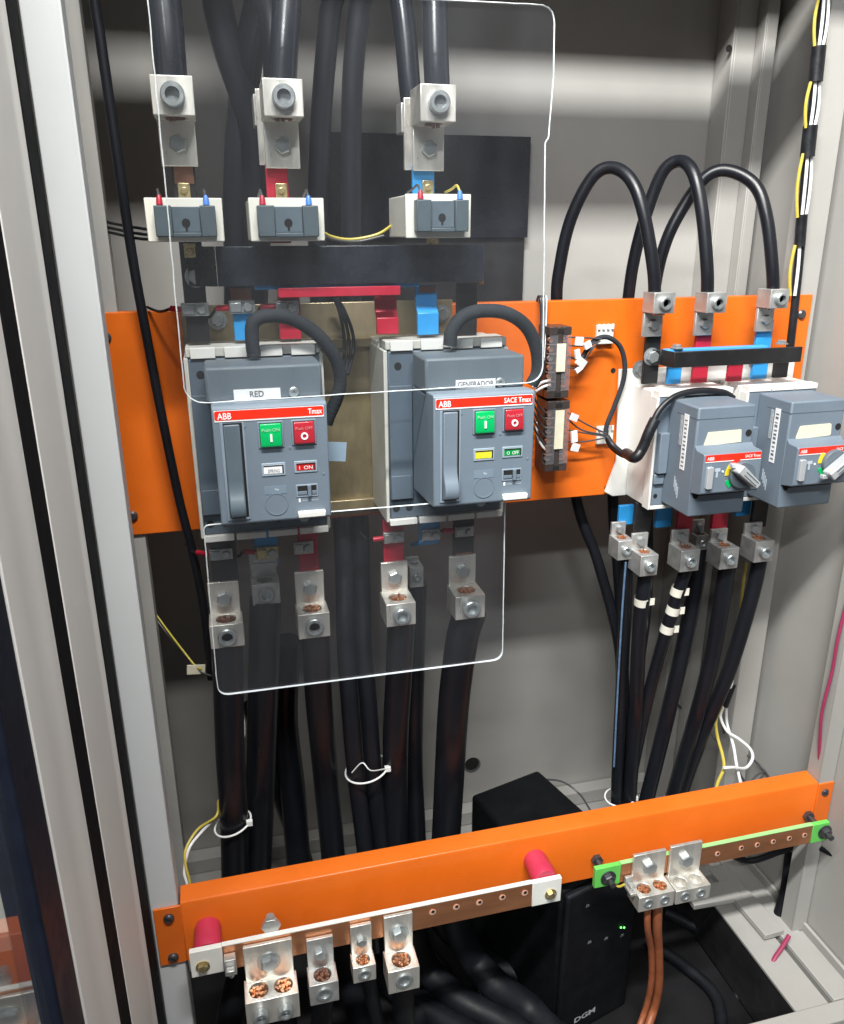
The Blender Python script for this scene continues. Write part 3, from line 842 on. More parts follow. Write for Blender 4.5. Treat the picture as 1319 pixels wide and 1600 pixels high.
# right set
YR = -.040
def rbolt(t, u, v, r=.0085):
    p = at(u, v, YR); bm = NB(); hex_bolt(bm, (p.x, YR, p.z), r, .006); part('bolt', bm, STEEL, t)
bar('phase_bar', 1006, 1029, 500, 600, YR, BLKP, 'black busbar with a bolted link, leftmost above the rotary breakers', lambda t, a, b, c: rbolt(t, 1018, 557), vm=580)
bar('phase_bar', 1045, 1066, 546, 600, YR, BLUEB, 'short blue bar under the start of the blue link', None)
bar('phase_bar', 1083, 1106, 500, 598, YR, REDB, 'tall red bar in the middle of the right group', vm=585)
bar('phase_bar', 1139, 1161, 560, 596, YR, REDB, 'short red stub below the black link on the right')
bar('phase_bar', 1176, 1199, 500, 592, YR, BLUEB, 'tall blue bar on the right with a lug bolted on top', vm=582)
bar('phase_bar', 1212, 1233, 548, 590, YR, BLKP, 'black bar stub at the right end of the black link')
a = at(1048, 556, -.072); b = at(1252, 551, -.072); zt_, zb_ = at(1150, 546, -.072).z, at(1150, 570, -.072).z
s = at(1024, 552, -.046)
t = thing('link_bar', 'black link bent forward across the right hand bars', 'busbar link', ((a.x + b.x) / 2, -.07, zb_), LINK_G)
bm = NB(); prism(bm, [(s.x - .002, -.0465), (s.x + .008, -.0465), (a.x + .004, -.074), (b.x, -.074), (b.x, -.069), (a.x + .006, -.069), (s.x + .009, -.0415), (s.x - .002, -.0415)], 'z', zb_, zt_)
part('strip', bm, BLKP, t, bevel=.0008)
a = at(1042, 547, -.055); b = at(1199, 541, -.055)
t = thing('link_bar', 'pale blue link lying flat behind the bent black link', 'busbar link', ((a.x + b.x) / 2, -.055, a.z), LINK_G)
bm = NB(); bx(bm, a.x, b.x, -.057, -.044, a.z - .004, a.z + .0005)
part('strip', bm, mat('blue_paint_pale', (0.06, 0.33, 0.68), .4, var=.08), t, bevel=.0008)
for (u, v) in ((1058, 546), (1222, 540)):
    p = at(u, v, -.055); bm = NB(); hex_bolt(bm, (p.x, -.054, a.z + .0015), .006, .004, d=(0, 0, 1)); part('bolt', bm, STEEL, t)

# ------------------------------------------------------------------ lugs
LUG_G = 'aluminium cable lugs'
def lug(label, blk, tong, yt, bd, cable_from, strands=COPPERB, m=ALU, holes=1, screw_h=.008, bolt=True, washer=False, srect=None, small=False, blk_w=None):
    """blk: block front face (u0,v0,u1,v1) at y = yt - bd; tong: tongue end (v0, v1) above or below"""
    u0, v0, u1, v1 = blk
    yf = yt - bd
    um = (u0 + u1) / 2; vm = (v0 + v1) / 2
    x0 = at(u0, vm, yf).x; x1 = at(u1, vm, yf).x
    z1 = at(um, v0, yf).z; z0 = at(um, v1, yf).z
    if z1 - z0 < .01: z0 = z1 - .01
    W = x1 - x0; yc = (yf + yt) / 2
    ze = at(tong[0], tong[1], yt - .005).z
    t = thing('cable_lug', label, 'cable lug', ((x0 + x1) / 2, yt, min(z0, ze)), LUG_G)
    bm = NB()
    th = .0055
    r = min(W * .30 / (1 if holes == 1 else 1.7), bd * .36)
    cxs = [(x0 + x1) / 2] if holes == 1 else [x0 + W * .27, x0 + W * .73]
    side = 'top' if cable_from == 'below' else 'bottom'
    block_with_holes(bm, x0, x1, yf, yt - .0004, z0, z1, [(cx, yc - .001, r) for cx in cxs], side)
    if cable_from == 'below':   # tongue rises above the block
        bx(bm, x0 + W * .04, x1 - W * .04, yt - th, yt - .0006, z1 - .0003, ze)
    else:
        bx(bm, x0 + W * .04, x1 - W * .04, yt - th, yt - .0006, ze, z0 + .0003)
    part('body', bm, m, t, bevel=.0008)
    bm = NB()
    for cx in cxs:
        socket_screw(bm, (cx, yf - .0002, (z0 + z1) / 2), min(W / holes * .29, .0115) if not small else W * .22, screw_h)
    part('clamp_screw', bm, STEEL, t)
    if bolt:
        zc = (ze + (z1 if cable_from == 'below' else z0)) / 2
        bm = NB(); hex_bolt(bm, ((x0 + x1) / 2, yt - th - .0002, zc), min(W * .235, .0105), .006, washer); part('bolt', bm, STEEL, t)
    if strands:
        bm = NB()
        zz = z1 if side == 'top' else z0
        sg = 1 if side == 'top' else -1
        for cx in cxs:
            for k in range(19):
                rr = r * .82 * math.sqrt(k / 18.0); an = k * 2.39996
                px_, py_ = cx + rr * math.cos(an), yc - .001 + rr * math.sin(an)
                L = random.uniform(-.004, .0032)
                cyl(bm, (px_, py_, zz - sg * .014), (px_ + random.uniform(-.0006, .0006), py_ + random.uniform(-.0006, .0006), zz + sg * L), r * .17, 7)
        o = part('strands', bm, strands, t)
        o['kind'] = 'stuff'
    return t, ((x0 + x1) / 2, yc, z0, z1, W)

# big lugs of the incoming supply
lug('big lug on the leftmost black bar, above the left transformer', (236, 117, 303, 180), (284, 260), -.080, .045, 'above', COPPERD)
lug('big lug on the red bar, above the middle transformer', (411, 122, 474, 182), (436, 263), -.080, .045, 'above', COPPERD)
lug('big lug with bare strands on the blue bar, above the right transformer', (657, 131, 713, 190), (665, 267), -.080, .045, 'above', COPPERD)
# their rear companions, seen behind
def rear_lug(label, u0, v0, u1, v1, y, d=.03):
    a = at(u0, v0, y); b = at(u1, v1, y)
    t = thing('cable_lug', label, 'cable lug', ((a.x + b.x) / 2, y + d, b.z), LUG_G)
    bm = NB(); bx(bm, a.x, b.x, y, y + .005, b.z, a.z); part('tongue', bm, ALU, t, bevel=.0006)
    bm = NB(); bx(bm, a.x - .002, b.x + .001, y + .0055, y + d, (a.z + b.z) / 2 + .002, a.z - .004); part('body', bm, ALUD, t, bevel=.001)
    return t
rear_lug('rear lug peeking out left of the big lug over the middle transformer', 398, 138, 430, 258, -.071)
rear_lug('rear lug peeking out left of the big lug over the right transformer', 631, 152, 662, 266, -.071)
rear_lug('rear lug peeking out left of the big lug over the left transformer', 239, 142, 270, 190, -.071)
# right group, upper
lug('grey lug on the left black bar of the right group, copper strands below', (1022, 457, 1055, 490), (1021, 526), -.041, .029, 'above', COPPERB, ALUD, screw_h=.006)
lug('grey lug on the tall red bar of the right group', (1105, 457, 1136, 489), (1102, 524), -.041, .029, 'above', COPPERD, ALUD, screw_h=.006)
lug('grey lug on the tall blue bar at the right edge of the orange plate', (1204, 452, 1233, 482), (1196, 518), -.041, .029, 'above', COPPERD, ALUD, screw_h=.006)
# left group, lower
lug('lug under the black bar at the lower left, behind the lower clear sheet', (328, 976, 382, 1012), (350, 909), -.055, .036, 'below', COPPERD, screw_h=.006)
lug('lug below the red bar under the breaker named RED', (466, 959, 516, 997), (482, 893), -.055, .036, 'below', COPPERB, screw_h=.006)
lug('dull lug low between its two brighter neighbours under the breaker named RED', (394, 912, 438, 945), (415, 880), -.02, .03, 'below', None, ALUD, bolt=False, screw_h=.005)
lug('lug on the red bar below the breaker named GENERADOR', (604, 943, 650, 978), (617, 878), -.055, .042, 'below', COPPERB, screw_h=.008)
lug('bright lug below the black bar at the right end of the lower clear sheet', (712, 931, 758, 967), (725, 868), -.055, .042, 'below', COPPERB, screw_h=.009)
lug('dark lug half hidden behind the lug on the red bar below GENERADOR', (640, 886, 662, 918), (651, 870), -.0, .03, 'below', None, ALUD, bolt=False, screw_h=.004)
# right group, lower
lug('left rear lug of the row below the rotary breakers, under a blue bar', (966, 845, 990, 875), (975, 815), -.02, .03, 'below', COPPERB, ALUD, screw_h=.005)
lug('foremost lug of the row below the rotary breakers, cable with one paper band', (1001, 868, 1028, 900), (1001, 833), -.045, .035, 'below', COPPERB, ALUD, screw_h=.007)
lug('lug of the row below the rotary breakers, cable with three paper bands', (1064, 860, 1093, 893), (1069, 827), -.045, .035, 'below', COPPERD, ALUD, screw_h=.007)
lug('lug under the right red stub below the rotary breakers', (1126, 857, 1154, 889), (1128, 826), -.045, .035, 'below', COPPERB, ALUD, screw_h=.007)
lug('rightmost lug of the row below the rotary breakers, in front of the post', (1180, 846, 1209, 878), (1186, 816), -.045, .035, 'below', COPPERB, ALUD, screw_h=.007)
lug('small dark lug hidden between the lugs under the red bars on the right', (1088, 837, 1108, 862), (1095, 812), -.01, .02, 'below', None, ALUD, bolt=True, screw_h=.003)

# bars that hang below the breakers to those lugs
DOWN_G = 'phase bars hanging below the breakers'
bar('phase_bar', 329, 370, 820, 915, -.055, BLKP, 'black bar hanging under the breaker named RED', None, DOWN_G)
bar('phase_bar', 398, 434, 826, 884, -.022, BLUEB, 'blue bar hanging low under the breaker named RED', lambda t, a, b, c: part('bare_metal', (lambda q: (bx(q, a.x - .008, b.x - .002, -.0232, -.0221, c.z - .002, c.z + .02), q)[1])(NB()), ALUD, t), DOWN_G)
bar('phase_bar', 466, 497, 818, 896, -.055, REDB, 'red bar hanging under the breaker named RED', None, DOWN_G)
bar('phase_bar', 599, 631, 812, 880, -.055, REDB, 'red bar hanging under the breaker named GENERADOR', None, DOWN_G)
a = at(655, 820, -.05); b = at(688, 820, -.05); z0 = at(670, 852, -.05).z
t = thing('phase_bar', 'blue bar bent back under the breaker named GENERADOR', 'busbar', ((a.x + b.x) / 2, -.04, z0), DOWN_G)
bm = NB(); prism(bm, [(-.05, a.z + .03), (-.05, z0 + .004), (-.046, z0), (0.0, z0 - .02), (0.0, z0 - .014), (-.044, z0 + .006), (-.044, a.z + .03)], 'x', a.x, b.x); part('strip', bm, BLUEB, t, bevel=.0008)
bar('phase_bar', 709, 741, 806, 872, -.055, BLKP, 'black bar hanging under the breaker named GENERADOR', lambda t, a, b, c: part('bare_copper', (lambda q: (bx(q, a.x + .003, b.x - .003, -.0556, -.0549, c.z - .001, c.z + .008), q)[1])(NB()), COPPERD, t), DOWN_G)
bar('phase_bar', 968, 990, 790, 820, -.022, BLUEB, 'blue bar hanging at the left under the left rotary breaker', None, DOWN_G)
bar('phase_bar', 993, 1018, 785, 840, -.045, BLKP, 'black bar hanging under the left rotary breaker', None, DOWN_G)
bar('phase_bar', 1026, 1050, 790, 824, -.030, BLUEB, 'blue bar hanging between black and red bars under the left rotary breaker', None, DOWN_G)
bar('phase_bar', 1060, 1083, 795, 834, -.045, REDB, 'red bar hanging under the left rotary breaker', None, DOWN_G)
bar('phase_bar', 1114, 1138, 790, 832, -.045, REDB, 'red bar hanging in the gap between the rotary breakers', None, DOWN_G)
bar('phase_bar', 1152, 1174, 770, 806, -.030, BLUEB, 'blue bar hanging under the right rotary breaker', None, DOWN_G)
bar('phase_bar', 1177, 1200, 775, 824, -.045, BLKP, 'black bar hanging under the right rotary breaker', None, DOWN_G)

# ------------------------------------------------------------------ current transformers
CT_G = 'current transformers around the supply bars'
def ct(label, u0, v0, u1, v1, gu0, gv0, gu1, gv1):
    yf = -.130; yr = -.040
    x0 = at(u0, (v0 + v1) / 2, yf).x; x1 = at(u1, (v0 + v1) / 2, yf).x
    z1 = at((u0 + u1) / 2, v0, yf).z; z0 = at((u0 + u1) / 2, v1, yf).z
    t = thing('current_transformer', label, 'current transformer', ((x0 + x1) / 2, yr, z0), CT_G)
    bm = NB()
    bx(bm, x0, x1, yf, yf + .004, z0, z1)
    part('front_flange', bm, CREAM, t, bevel=.001)
    bm = NB()
    pts = round_poly([(x0 + .002, yf + .0045), (x1 - .002, yf + .0045), (x1 - .002, yr), (x0 + .002, yr)], [.002, .002, .015, .015])
    xa, xb = (x0 + x1) / 2 - .02, (x0 + x1) / 2 + .02
    # ring body: four walls around the bar window
    bx(bm, x0 + .0015, xa, yf + .0045, yr, z0 + .0008, z1 - .0008); bx(bm, xb, x1 - .0015, yf + .0045, yr, z0 + .0008, z1 - .0008)
    bx(bm, xa, xb, yf + .0045, YU - .012, z0 + .0008, z1 - .0008); bx(bm, xa, xb, YU + .018, yr, z0 + .0008, z1 - .0008)
    part('core_housing', bm, CREAM, t, bevel=.001)
    gx0 = at(gu0, (gv0 + gv1) / 2, yf - .012).x; gx1 = at(gu1, (gv0 + gv1) / 2, yf - .012).x
    gz1 = at((gu0 + gu1) / 2, gv0, yf - .012).z; gz0 = at((gu0 + gu1) / 2, gv1, yf - .012).z
    w = gx1 - gx0
    bm = NB()
    bx(bm, gx0, gx0 + w * .28, yf - .014, yf - .0003, gz0, gz1)
    bx(bm, gx1 - w * .26, gx1, yf - .014, yf - .0003, gz0, gz1)
    bx(bm, gx0 + w * .275, gx1 - w * .255, yf - .012, yf - .0003, gz0 - .0004, gz0 + .004)
    part('terminal_block', bm, SLATE, t, bevel=.001)
    bm = NB(); bx(bm, gx0 + w * .282, gx1 - w * .262, yf - .0095, yf - .0004, gz0 + .0042, gz1 - .001)
    tc = part('terminal_cover', bm, SLATEL, t, bevel=.0005)
    bm = NB(); cx = gx0 + w * .5; cz = gz0 + (gz1 - gz0) * .45
    lathe(bm, (cx, yf - .0096, cz), Y_, [(0, .004), (.0005, .004)], 14)
    bx(bm, cx - .0008, cx + .0012, yf - .0102, yf - .0096, cz - .007, cz)
    part('hole', bm, HOLE, tc)
    # brass strip clamp above, two ferrules
    bm = NB(); bx(bm, cx - .006, cx + .006, YU - .004, YU - .0008, z1 - .002, z1 + .016)
    lathe(bm, (cx, YU - .004, z1 + .009), Y_, [(0, .0035), (.0025, .003)], 12)
    part('clamp', bm, BRASS, t, bevel=.0005)
    for fx, m, nm in ((.10, REDB, 'red_ferrule'), (.86, BLUEW, 'blue_ferrule')):
        q = NB(); bx_ = gx0 + w * fx
        lathe(q, (bx_, yf - .007, gz1 + .0005), (0, .1, 1), [(0, .0032), (.006, .0028), (.009, .0016)], 12)
        part(nm, q, m, t)
        q = NB(); tube(q, [(bx_, yf - .006, gz1 + .008), (bx_ - .001, yf + .002, gz1 + .0145), (bx_ - .001, yf + .02, gz1 + .012), (bx_, yf + .05, gz1 + .01)], .0013, 8); 
        part('lead', q, GREYW if fx < .5 or u0 < 600 else YELWIRE, t)
    return t
ct('cream current transformer with slate terminals, left of three, on the black bar', 228, 309, 349, 378, 242, 321, 338, 370)
ct('cream current transformer on the red bar, middle of three', 390, 309, 507, 377, 403, 321, 498, 370)
ct('cream current transformer on the blue bar with yellow lead, right of three', 634, 303, 736, 372, 651, 312, 732, 362)
for (u, v, lab) in ((297, 393, 'brass screw under the left transformer'), (677, 378, 'brass screw under the right transformer')):
    p = at(u, v, YU - .008); bm = NB(); bx(bm, p.x - .006, p.x + .006, YU - .008, YU - .001, p.z - .006, p.z + .008); screw_head(bm, (p.x, YU - .008, p.z), .004, .003)
    single('brass_screw', bm, BRASS, lab, 'screw', 'brass clamp screws', .0005)

# ------------------------------------------------------------------ cables
CAB_G = 'thick black power cables'
def cable(label, pts, width_px=None, r=None, m=CABLE, group=CAB_G, n=18, name='power_cable', cat='cable', sub=8):
    P = [at(*p) if len(p) == 3 else atz(p[0], p[1], ZM + p[3]) for p in pts]
    up_ = Vector((0, 0, .28))   # cables that leave through the top run on well above the picture
    if pts[-1][1] < -50: P.append(P[-1] + up_)
    if pts[0][1] < -50: P.insert(0, P[0] + up_)
    if r is None:
        r = sum(width_px / 2 * depth(p) / F for p in P) / len(P)
    bm = NB(); tube(bm, P, r, n, sub)
    return single(name, bm, m, label, cat, group)

# incoming, top
cable('shiny thick cable entering the big lug on the leftmost black bar', [(268, 135, -.102), (262, 60, -.100), (250, -60, -.09), (240, -160, -.08)], 54, m=SHINY)
cable('shiny thick cable entering the big lug on the red bar', [(441, 135, -.102), (445, 60, -.100), (452, -60, -.09), (455, -160, -.08)], 46, m=SHINY)
cable('shiny thick cable entering the big lug with bare strands', [(684, 145, -.102), (681, 80, -.100), (678, -60, -.09), (676, -160, -.08)], 42, m=SHINY)
cable('shiny cable to the left of the one with bare strands', [(650, 200, -.055), (641, 140, -.055), (632, 40, -.05), (616, -80, -.04), (610, -160, -.04)], 36, m=SHINY)
cable('cable behind and left of the red bar cable, vertical', [(425, 300, -.03), (432, 160, -.03), (425, 40, -.02), (405, -90, -.02)], 40)
cable('dim cable leaning right behind the leftmost supply cable', [(330, -90, .05), (352, 60, .06), (395, 200, .07), (402, 330, .08), (398, 480, .1)], 46)
cable('dim cable leaning left behind the middle supply cable', [(412, -90, .03), (390, 80, .06), (372, 240, .09), (370, 480, .12)], 46)
cable('left one of two long cables hanging between the supply lugs', [(528, -90, .02), (515, 30, .03), (502, 180, .04), (497, 330, .05), (500, 480, .05), (515, 640, .06), (535, 830, .03), (540, 1000, -.02), (546, 1090, -.04), (555, 1200, -.05), (572, 1340, -.06), (586, 1480, -.05)], 30)
cable('right one of two long cables hanging between the supply lugs', [(574, -90, .02), (560, 30, .03), (550, 150, .04), (549, 330, .05), (550, 480, .05), (555, 640, .06), (563, 830, .035), (568, 1000, -.01), (575, 1090, -.03), (583, 1200, -.04), (597, 1340, -.05), (615, 1480, -.04)], 30)
# lower left group
cable('thick cable with white tie going down from the lower left lug', [(354, 1000, -.073), (357, 1080, -.07), (360, 1180, -.065), (366, 1280, -.06), (368, 1400, -.05), (372, 1520, -.04)], 44)
cable('dark cable hanging from the dull lug between its neighbours', [(415, 935, -.035), (412, 1050, -.03), (408, 1180, -.02), (404, 1300, -.02), (400, 1420, -.02)], 46)
cable('cable hanging from the lug under the red bar of RED', [(492, 985, -.073), (498, 1090, -.05), (508, 1200, -.03), (520, 1330, -.02), (530, 1440, -.02)], 40)
cable('cable in deep shade left of the tied pair', [(450, 1000, .06), (445, 1120, .07), (458, 1240, .06), (470, 1400, .05)], 40)
cable('cable crossing behind the tied left cable in the corner', [(395, 1100, .06), (432, 1220, .08), (470, 1330, .1), (500, 1450, .1)], 30)
cable('cable hanging from the lug on the red bar of GENERADOR', [(627, 968, -.076), (623, 1060, -.06), (618, 1160, -.05), (618, 1300, -.04), (622, 1420, -.03)], 40)
cable('cable right behind the one under the red bar of GENERADOR', [(650, 910, -.015), (647, 1050, -.01), (645, 1180, -.005), (650, 1300, 0), (655, 1420, .01)], 32)
cable('thick cable hanging from the bright lug at the right end of the sheet', [(735, 955, -.076), (722, 1000, -.07), (710, 1090, -.06), (703, 1200, -.05), (697, 1310, -.04), (690, 1420, -.03)], 48)
# loops on the right going behind the plate
cable('left one of three arched cables on the right, dropping behind the orange plate', [(1023, 475, -.055), (1021, 420, -.053), (1005, 330, -.04), (985, 280, -.02), (955, 262, .005), (925, 278, .02), (893, 340, .03), (876, 410, .035), (870, 480, .04), (880, 640, .05), (903, 790, .05), (935, 880, .03), (967, 1010, .0), (968, 1120, .0), (962, 1300, 0)], 18)
cable('middle and tallest of three arched cables on the right', [(1105, 472, -.055), (1105, 420, -.053), (1097, 330, -.04), (1083, 270, -.02), (1062, 252, .005), (1035, 270, .02), (1008, 340, .03), (990, 410, .035), (980, 480, .04), (960, 640, .05), (958, 790, .05), (965, 880, .03), (972, 1000, .0), (976, 1120, .0), (970, 1300, 0)], 18)
cable('right one of three arched cables, nearest the cabinet side', [(1208, 470, -.055), (1207, 420, -.053), (1198, 340, -.04), (1180, 290, -.02), (1140, 267, .005), (1105, 275, .02), (1070, 320, .03), (1040, 380, .035), (1022, 460, .04), (1010, 600, .05), (1012, 800, .05), (1010, 950, .03), (990, 1110, .01), (985, 1300, 0)], 18)
# lower right group
cable('cable with blue print below the left rear lug of the right row', [(979, 868, -.035), (977, 950, -.03), (971, 1080, -.02), (965, 1200, -.02), (962, 1310, -.02)], 19)
cable('straight cable below the foremost lug with one paper band', [(1010, 892, -.062), (1004, 940, -.06), (998, 1010, -.05), (993, 1120, -.04), (985, 1230, -.03), (980, 1320, -.02)], 22)
cable('slanting cable with three paper bands', [(1074, 885, -.062), (1062, 920, -.06), (1043, 980, -.05), (1015, 1080, -.04), (995, 1170, -.03), (975, 1270, -.02)], 19)
cable('dark cable running down left from behind the three banded cable', [(1094, 855, -.02), (1086, 920, -.02), (1066, 1020, -.02), (1040, 1130, -.02), (1008, 1260, -.02), (990, 1340, -.02)], 24)
cable('cable below the lug under the right red stub', [(1137, 882, -.062), (1128, 940, -.06), (1112, 1030, -.05), (1085, 1130, -.04), (1050, 1250, -.02), (1030, 1340, -.02)], 24)
cable('rightmost hanging cable, leaning left from the lug by the post', [(1188, 870, -.062), (1175, 930, -.06), (1142, 1040, -.05), (1105, 1130, -.04), (1068, 1230, -.02), (1040, 1330, -.02)], 22)
bm = NB(); pts = [at(983, 880, -.052), at(977, 960, -.047), at(970, 1080, -.037), at(964, 1200, -.037)]
tube(bm, [p + Vector((-.003, .004, 0)) for p in pts], .0015, 8)
single('marking_stripe', bm, GREYLINE, 'blue printed stripe along the cable below the left rear lug', 'cable marking')
# below the lower rail
low = [
 ('cable curving from the neutral bar down towards the floor at left', [(447, 1560, -.2), (452, 1620, -.17), (470, 1720, -.15)], 30),
 ('cable below the grey neutral lug', [(505, 1550, -.205), (500, 1640, -.19), (495, 1720, -.18)], 32),
 ('thin shiny cable below the smallest neutral lug', [(574, 1520, -.21), (584, 1570, -.2), (600, 1640, -.19)], 22),
 ('cable below the right hand neutral lug', [(628, 1535, -.21), (632, 1590, -.2), (636, 1660, -.19)], 34),
 ('fat cable bending to the right across the floor', [(696, 1320, -.04), (708, 1420, -.06), (735, 1490, -.10, .09), (775, 1540, 0, .06), (830, 1580, 0, .03), (890, 1640, 0, .03)], 48),
 ('floor cable lying behind the fat bending one', [(655, 1330, 0), (690, 1440, -.02), (745, 1490, 0, .03), (800, 1520, 0, .02), (850, 1535, 0, .02), (880, 1540, 0, .02)], 34),
 ('lower of the two dark cables crossing the floor towards the box', [(640, 1440, -.04), (665, 1510, 0, .06), (715, 1560, 0, .04), (790, 1600, 0, .03), (860, 1650, 0, .03)], 44),
 ('floor cable going left under the neutral bar', [(600, 1380, -.02), (640, 1470, 0, .03), (690, 1530, 0, .022), (650, 1590, 0, .022), (600, 1640, 0, .022)], 40),
 ('floor cable looping forward near the front sill', [(560, 1490, 0, .03), (640, 1560, 0, .025), (720, 1610, 0, .025), (800, 1660, 0, .025)], 40),
 ('floor cable in shade at the left below the rail', [(372, 1400, -.05), (378, 1500, -.06), (360, 1580, -.08), (350, 1660, -.1)], 40),
 ('floor cable in shade below the white bar end', [(410, 1380, -.02), (430, 1500, -.04), (420, 1600, -.06), (430, 1680, -.1)], 38),
 ('floor cable sagging below the copper bar', [(520, 1400, -.02), (540, 1500, -.04), (560, 1580, -.07), (590, 1660, -.1)], 38),
 ('dark cable lying across the mat behind the brown wires', [(1040, 1425, 0, .02), (1090, 1450, 0, .012), (1150, 1490, 0, .012), (1190, 1545, 0, .012), (1215, 1600, 0, .012)], 20),
 ('second dark cable on the mat near the front sill', [(1010, 1470, 0, .012), (1070, 1510, 0, .012), (1120, 1560, 0, .012), (1130, 1640, 0, .012)], 18),
 ('dark cable along the foot of the front right post', [(1236, 1330, -.1), (1226, 1400, -.12), (1205, 1460, -.13), (1190, 1500, -.14), (1150, 1560, -.16)], 17),
 ('dark cable running behind the earth bar to the right', [(1130, 1330, -.08), (1170, 1345, -.09), (1220, 1330, -.11), (1262, 1318, -.14), (1319, 1345, -.2), (1340, 1365, -.22)], 10),
]
FLC = mat('floor_cable_jacket', (0.007, 0.008, 0.011), 0.55, var=.3, nscale=30, bump=.08, bscale=90, spec=.22, scuff=(40, .7, (.05, .052, .056), (1, 1, .5)))
for lab, pts, w in low:
    cable(lab, pts, w, m=FLC, group='cables below the lower orange rail')
# long loom at the left
cable('thin black cable slanting down the left side in front of the plate', [(140, -60, -.03), (157, 60, -.03), (170, 150, -.03), (190, 290, -.03), (210, 420, -.03), (232, 540, -.03), (255, 660, -.03), (280, 780, -.03), (300, 860, -.03), (318, 950, -.03), (330, 1060, -.02)], 15, group='thin black cables')
cable('black cable hugging the edge of the left post', [(112, -60, .02), (130, 90, .02), (150, 250, .02), (163, 345, .02), (172, 430, .02), (180, 500, .02)], 7, group='thin black cables')
for k, dv in enumerate((0, 8, 15)):
    cable(('top', 'middle', 'bottom')[k] + ' strand of the three black wires running from left post to the transformer', [(160, 345 + dv, .02), (180, 350 + dv, .0), (215, 356 + dv * 1.1, -.03), (245, 358 + dv, -.06), (330, 350 + dv, -.05)], 4.5, group='thin black cables', n=8)
# wires helper
def wires(label, pts, w, m, group='thin control wires', n=8, name='control_wire', cat='wire'):
    return cable(label, pts, w, m=m, group=group, n=n, name=name, cat=cat)
wires('yellow wire sagging between the middle and right transformers', [(500, 360, -.06), (520, 370, -.05), (550, 374, -.045), (590, 366, -.045), (615, 350, -.05)], 4.5, YELWIRE)
wires('black wire sagging under the yellow one between transformers', [(498, 366, -.06), (525, 375, -.05), (560, 377, -.045), (600, 368, -.045)], 4, GREYW)
wires('yellow wire left of the lower clear sheet', [(244, 960, .05), (262, 985, .03), (285, 1015, 0), (305, 1040, -.02), (315, 1046, -.03)], 3, mat('dim_yellow', (.45, .38, .05), .4))
wires('grey wire left of the lower clear sheet', [(243, 966, .05), (265, 995, .03), (292, 1028, 0), (310, 1048, -.02), (330, 1056, -.03)], 3, GREYW)
p = at(306, 1046, -.022); bm = NB(); bx(bm, p.x - .011, p.x + .012, -.024, -.0222, p.z - .006, p.z + .007, Matrix.Rotation(.1, 3, 'Y'))
single('wire_tag', bm, CREAML, 'small cream tag on the wires left of the lower clear sheet', 'wire tag')
wires('yellow wire curling over the left end of the lower rail', [(341, 1250, -.05), (338, 1275, -.06), (310, 1295, -.09), (291, 1325, -.11), (290, 1350, -.12), (296, 1375, -.125), (300, 1400, -.13)], 4, YELWIRE)
wires('white wire curling over the left end of the lower rail', [(335, 1280, -.055), (315, 1300, -.09), (296, 1325, -.11), (288, 1360, -.12), (292, 1380, -.125), (298, 1410, -.13)], 4.5, WHITEW)
wires('thin white wire beside the tied left cable', [(373, 1105, -.05), (381, 1125, -.05), (382, 1145, -.05), (379, 1160, -.05)], 3, WHITEW)

# cable ties
def ring_tie(label, u, v, y, r, tilt=0.0, tail=None, m=WHITEW):
    p = at(u, v, y)
    bm = NB()
    N = 28
    pts = [p + Vector((r * math.cos(2 * math.pi * k / N), r * math.sin(2 * math.pi * k / N), tilt * r * math.cos(2 * math.pi * k / N))) for k in range(N + 1)]
    tube(bm, pts, .0014, 8, 2)
    h = p + Vector((r * .9, -r * .5, tilt * r))
    bx(bm, h.x - .004, h.x + .004, h.y - .004, h.y + .002, h.z - .003, h.z + .004)
    if tail:
        tube(bm, [h] + [at(*q) for q in tail], .0009, 6)
    return single('cable_tie', bm, m, label, 'cable tie', 'white cable ties')
ring_tie('white cable tie around the thick left cable above the lower rail', 364, 1286, -.06, .0245, .25)
ring_tie('white cable tie with a curled tail around the tied cable pair', 573, 1201, -.047, .0300, .2, [(580, 1204, -.09), (566, 1192, -.085), (550, 1207, -.075)])
ring_tie('white cable tie round the cable bundle above the earth bar', 968, 1245, -.02, .023, .1)
# paper bands
def band(label, u, v, y, w_px, h, d):
    p = at(u, v, y); r = w_px / 2 * depth(p) / F
    dd = Vector(d).normalized()
    bm = NB(); lathe(bm, p - dd * h / 2, dd, [(0, r), (h, r)], 18, cap=False)
    bx(bm, p.x + r * .7, p.x + r * 1.45, p.y - r * .7, p.y - r * .7 + .0006, p.z - h * .45, p.z + h * .4)
    bmesh.ops.remove_doubles(bm, verts=bm.verts[:], dist=1e-6)
    return single('paper_band', bm, TAPE, label, 'cable marker', 'paper bands on the cables')
dA = at(1004, 940, -.06) - at(998, 1010, -.05)
band('paper band on the straight cable under the foremost lug', 1003, 938, -.06, 24, .0125, dA)
dB = at(1062, 920, -.06) - at(1043, 980, -.05)
band('top band of three on the slanting cable', 1059, 923, -.059, 21.5, .013, dB)
band('middle band of three on the slanting cable', 1052, 952, -.055, 21.5, .013, dB)
band('bottom band of three on the slanting cable', 1043, 981, -.050, 21.5, .013, dB)

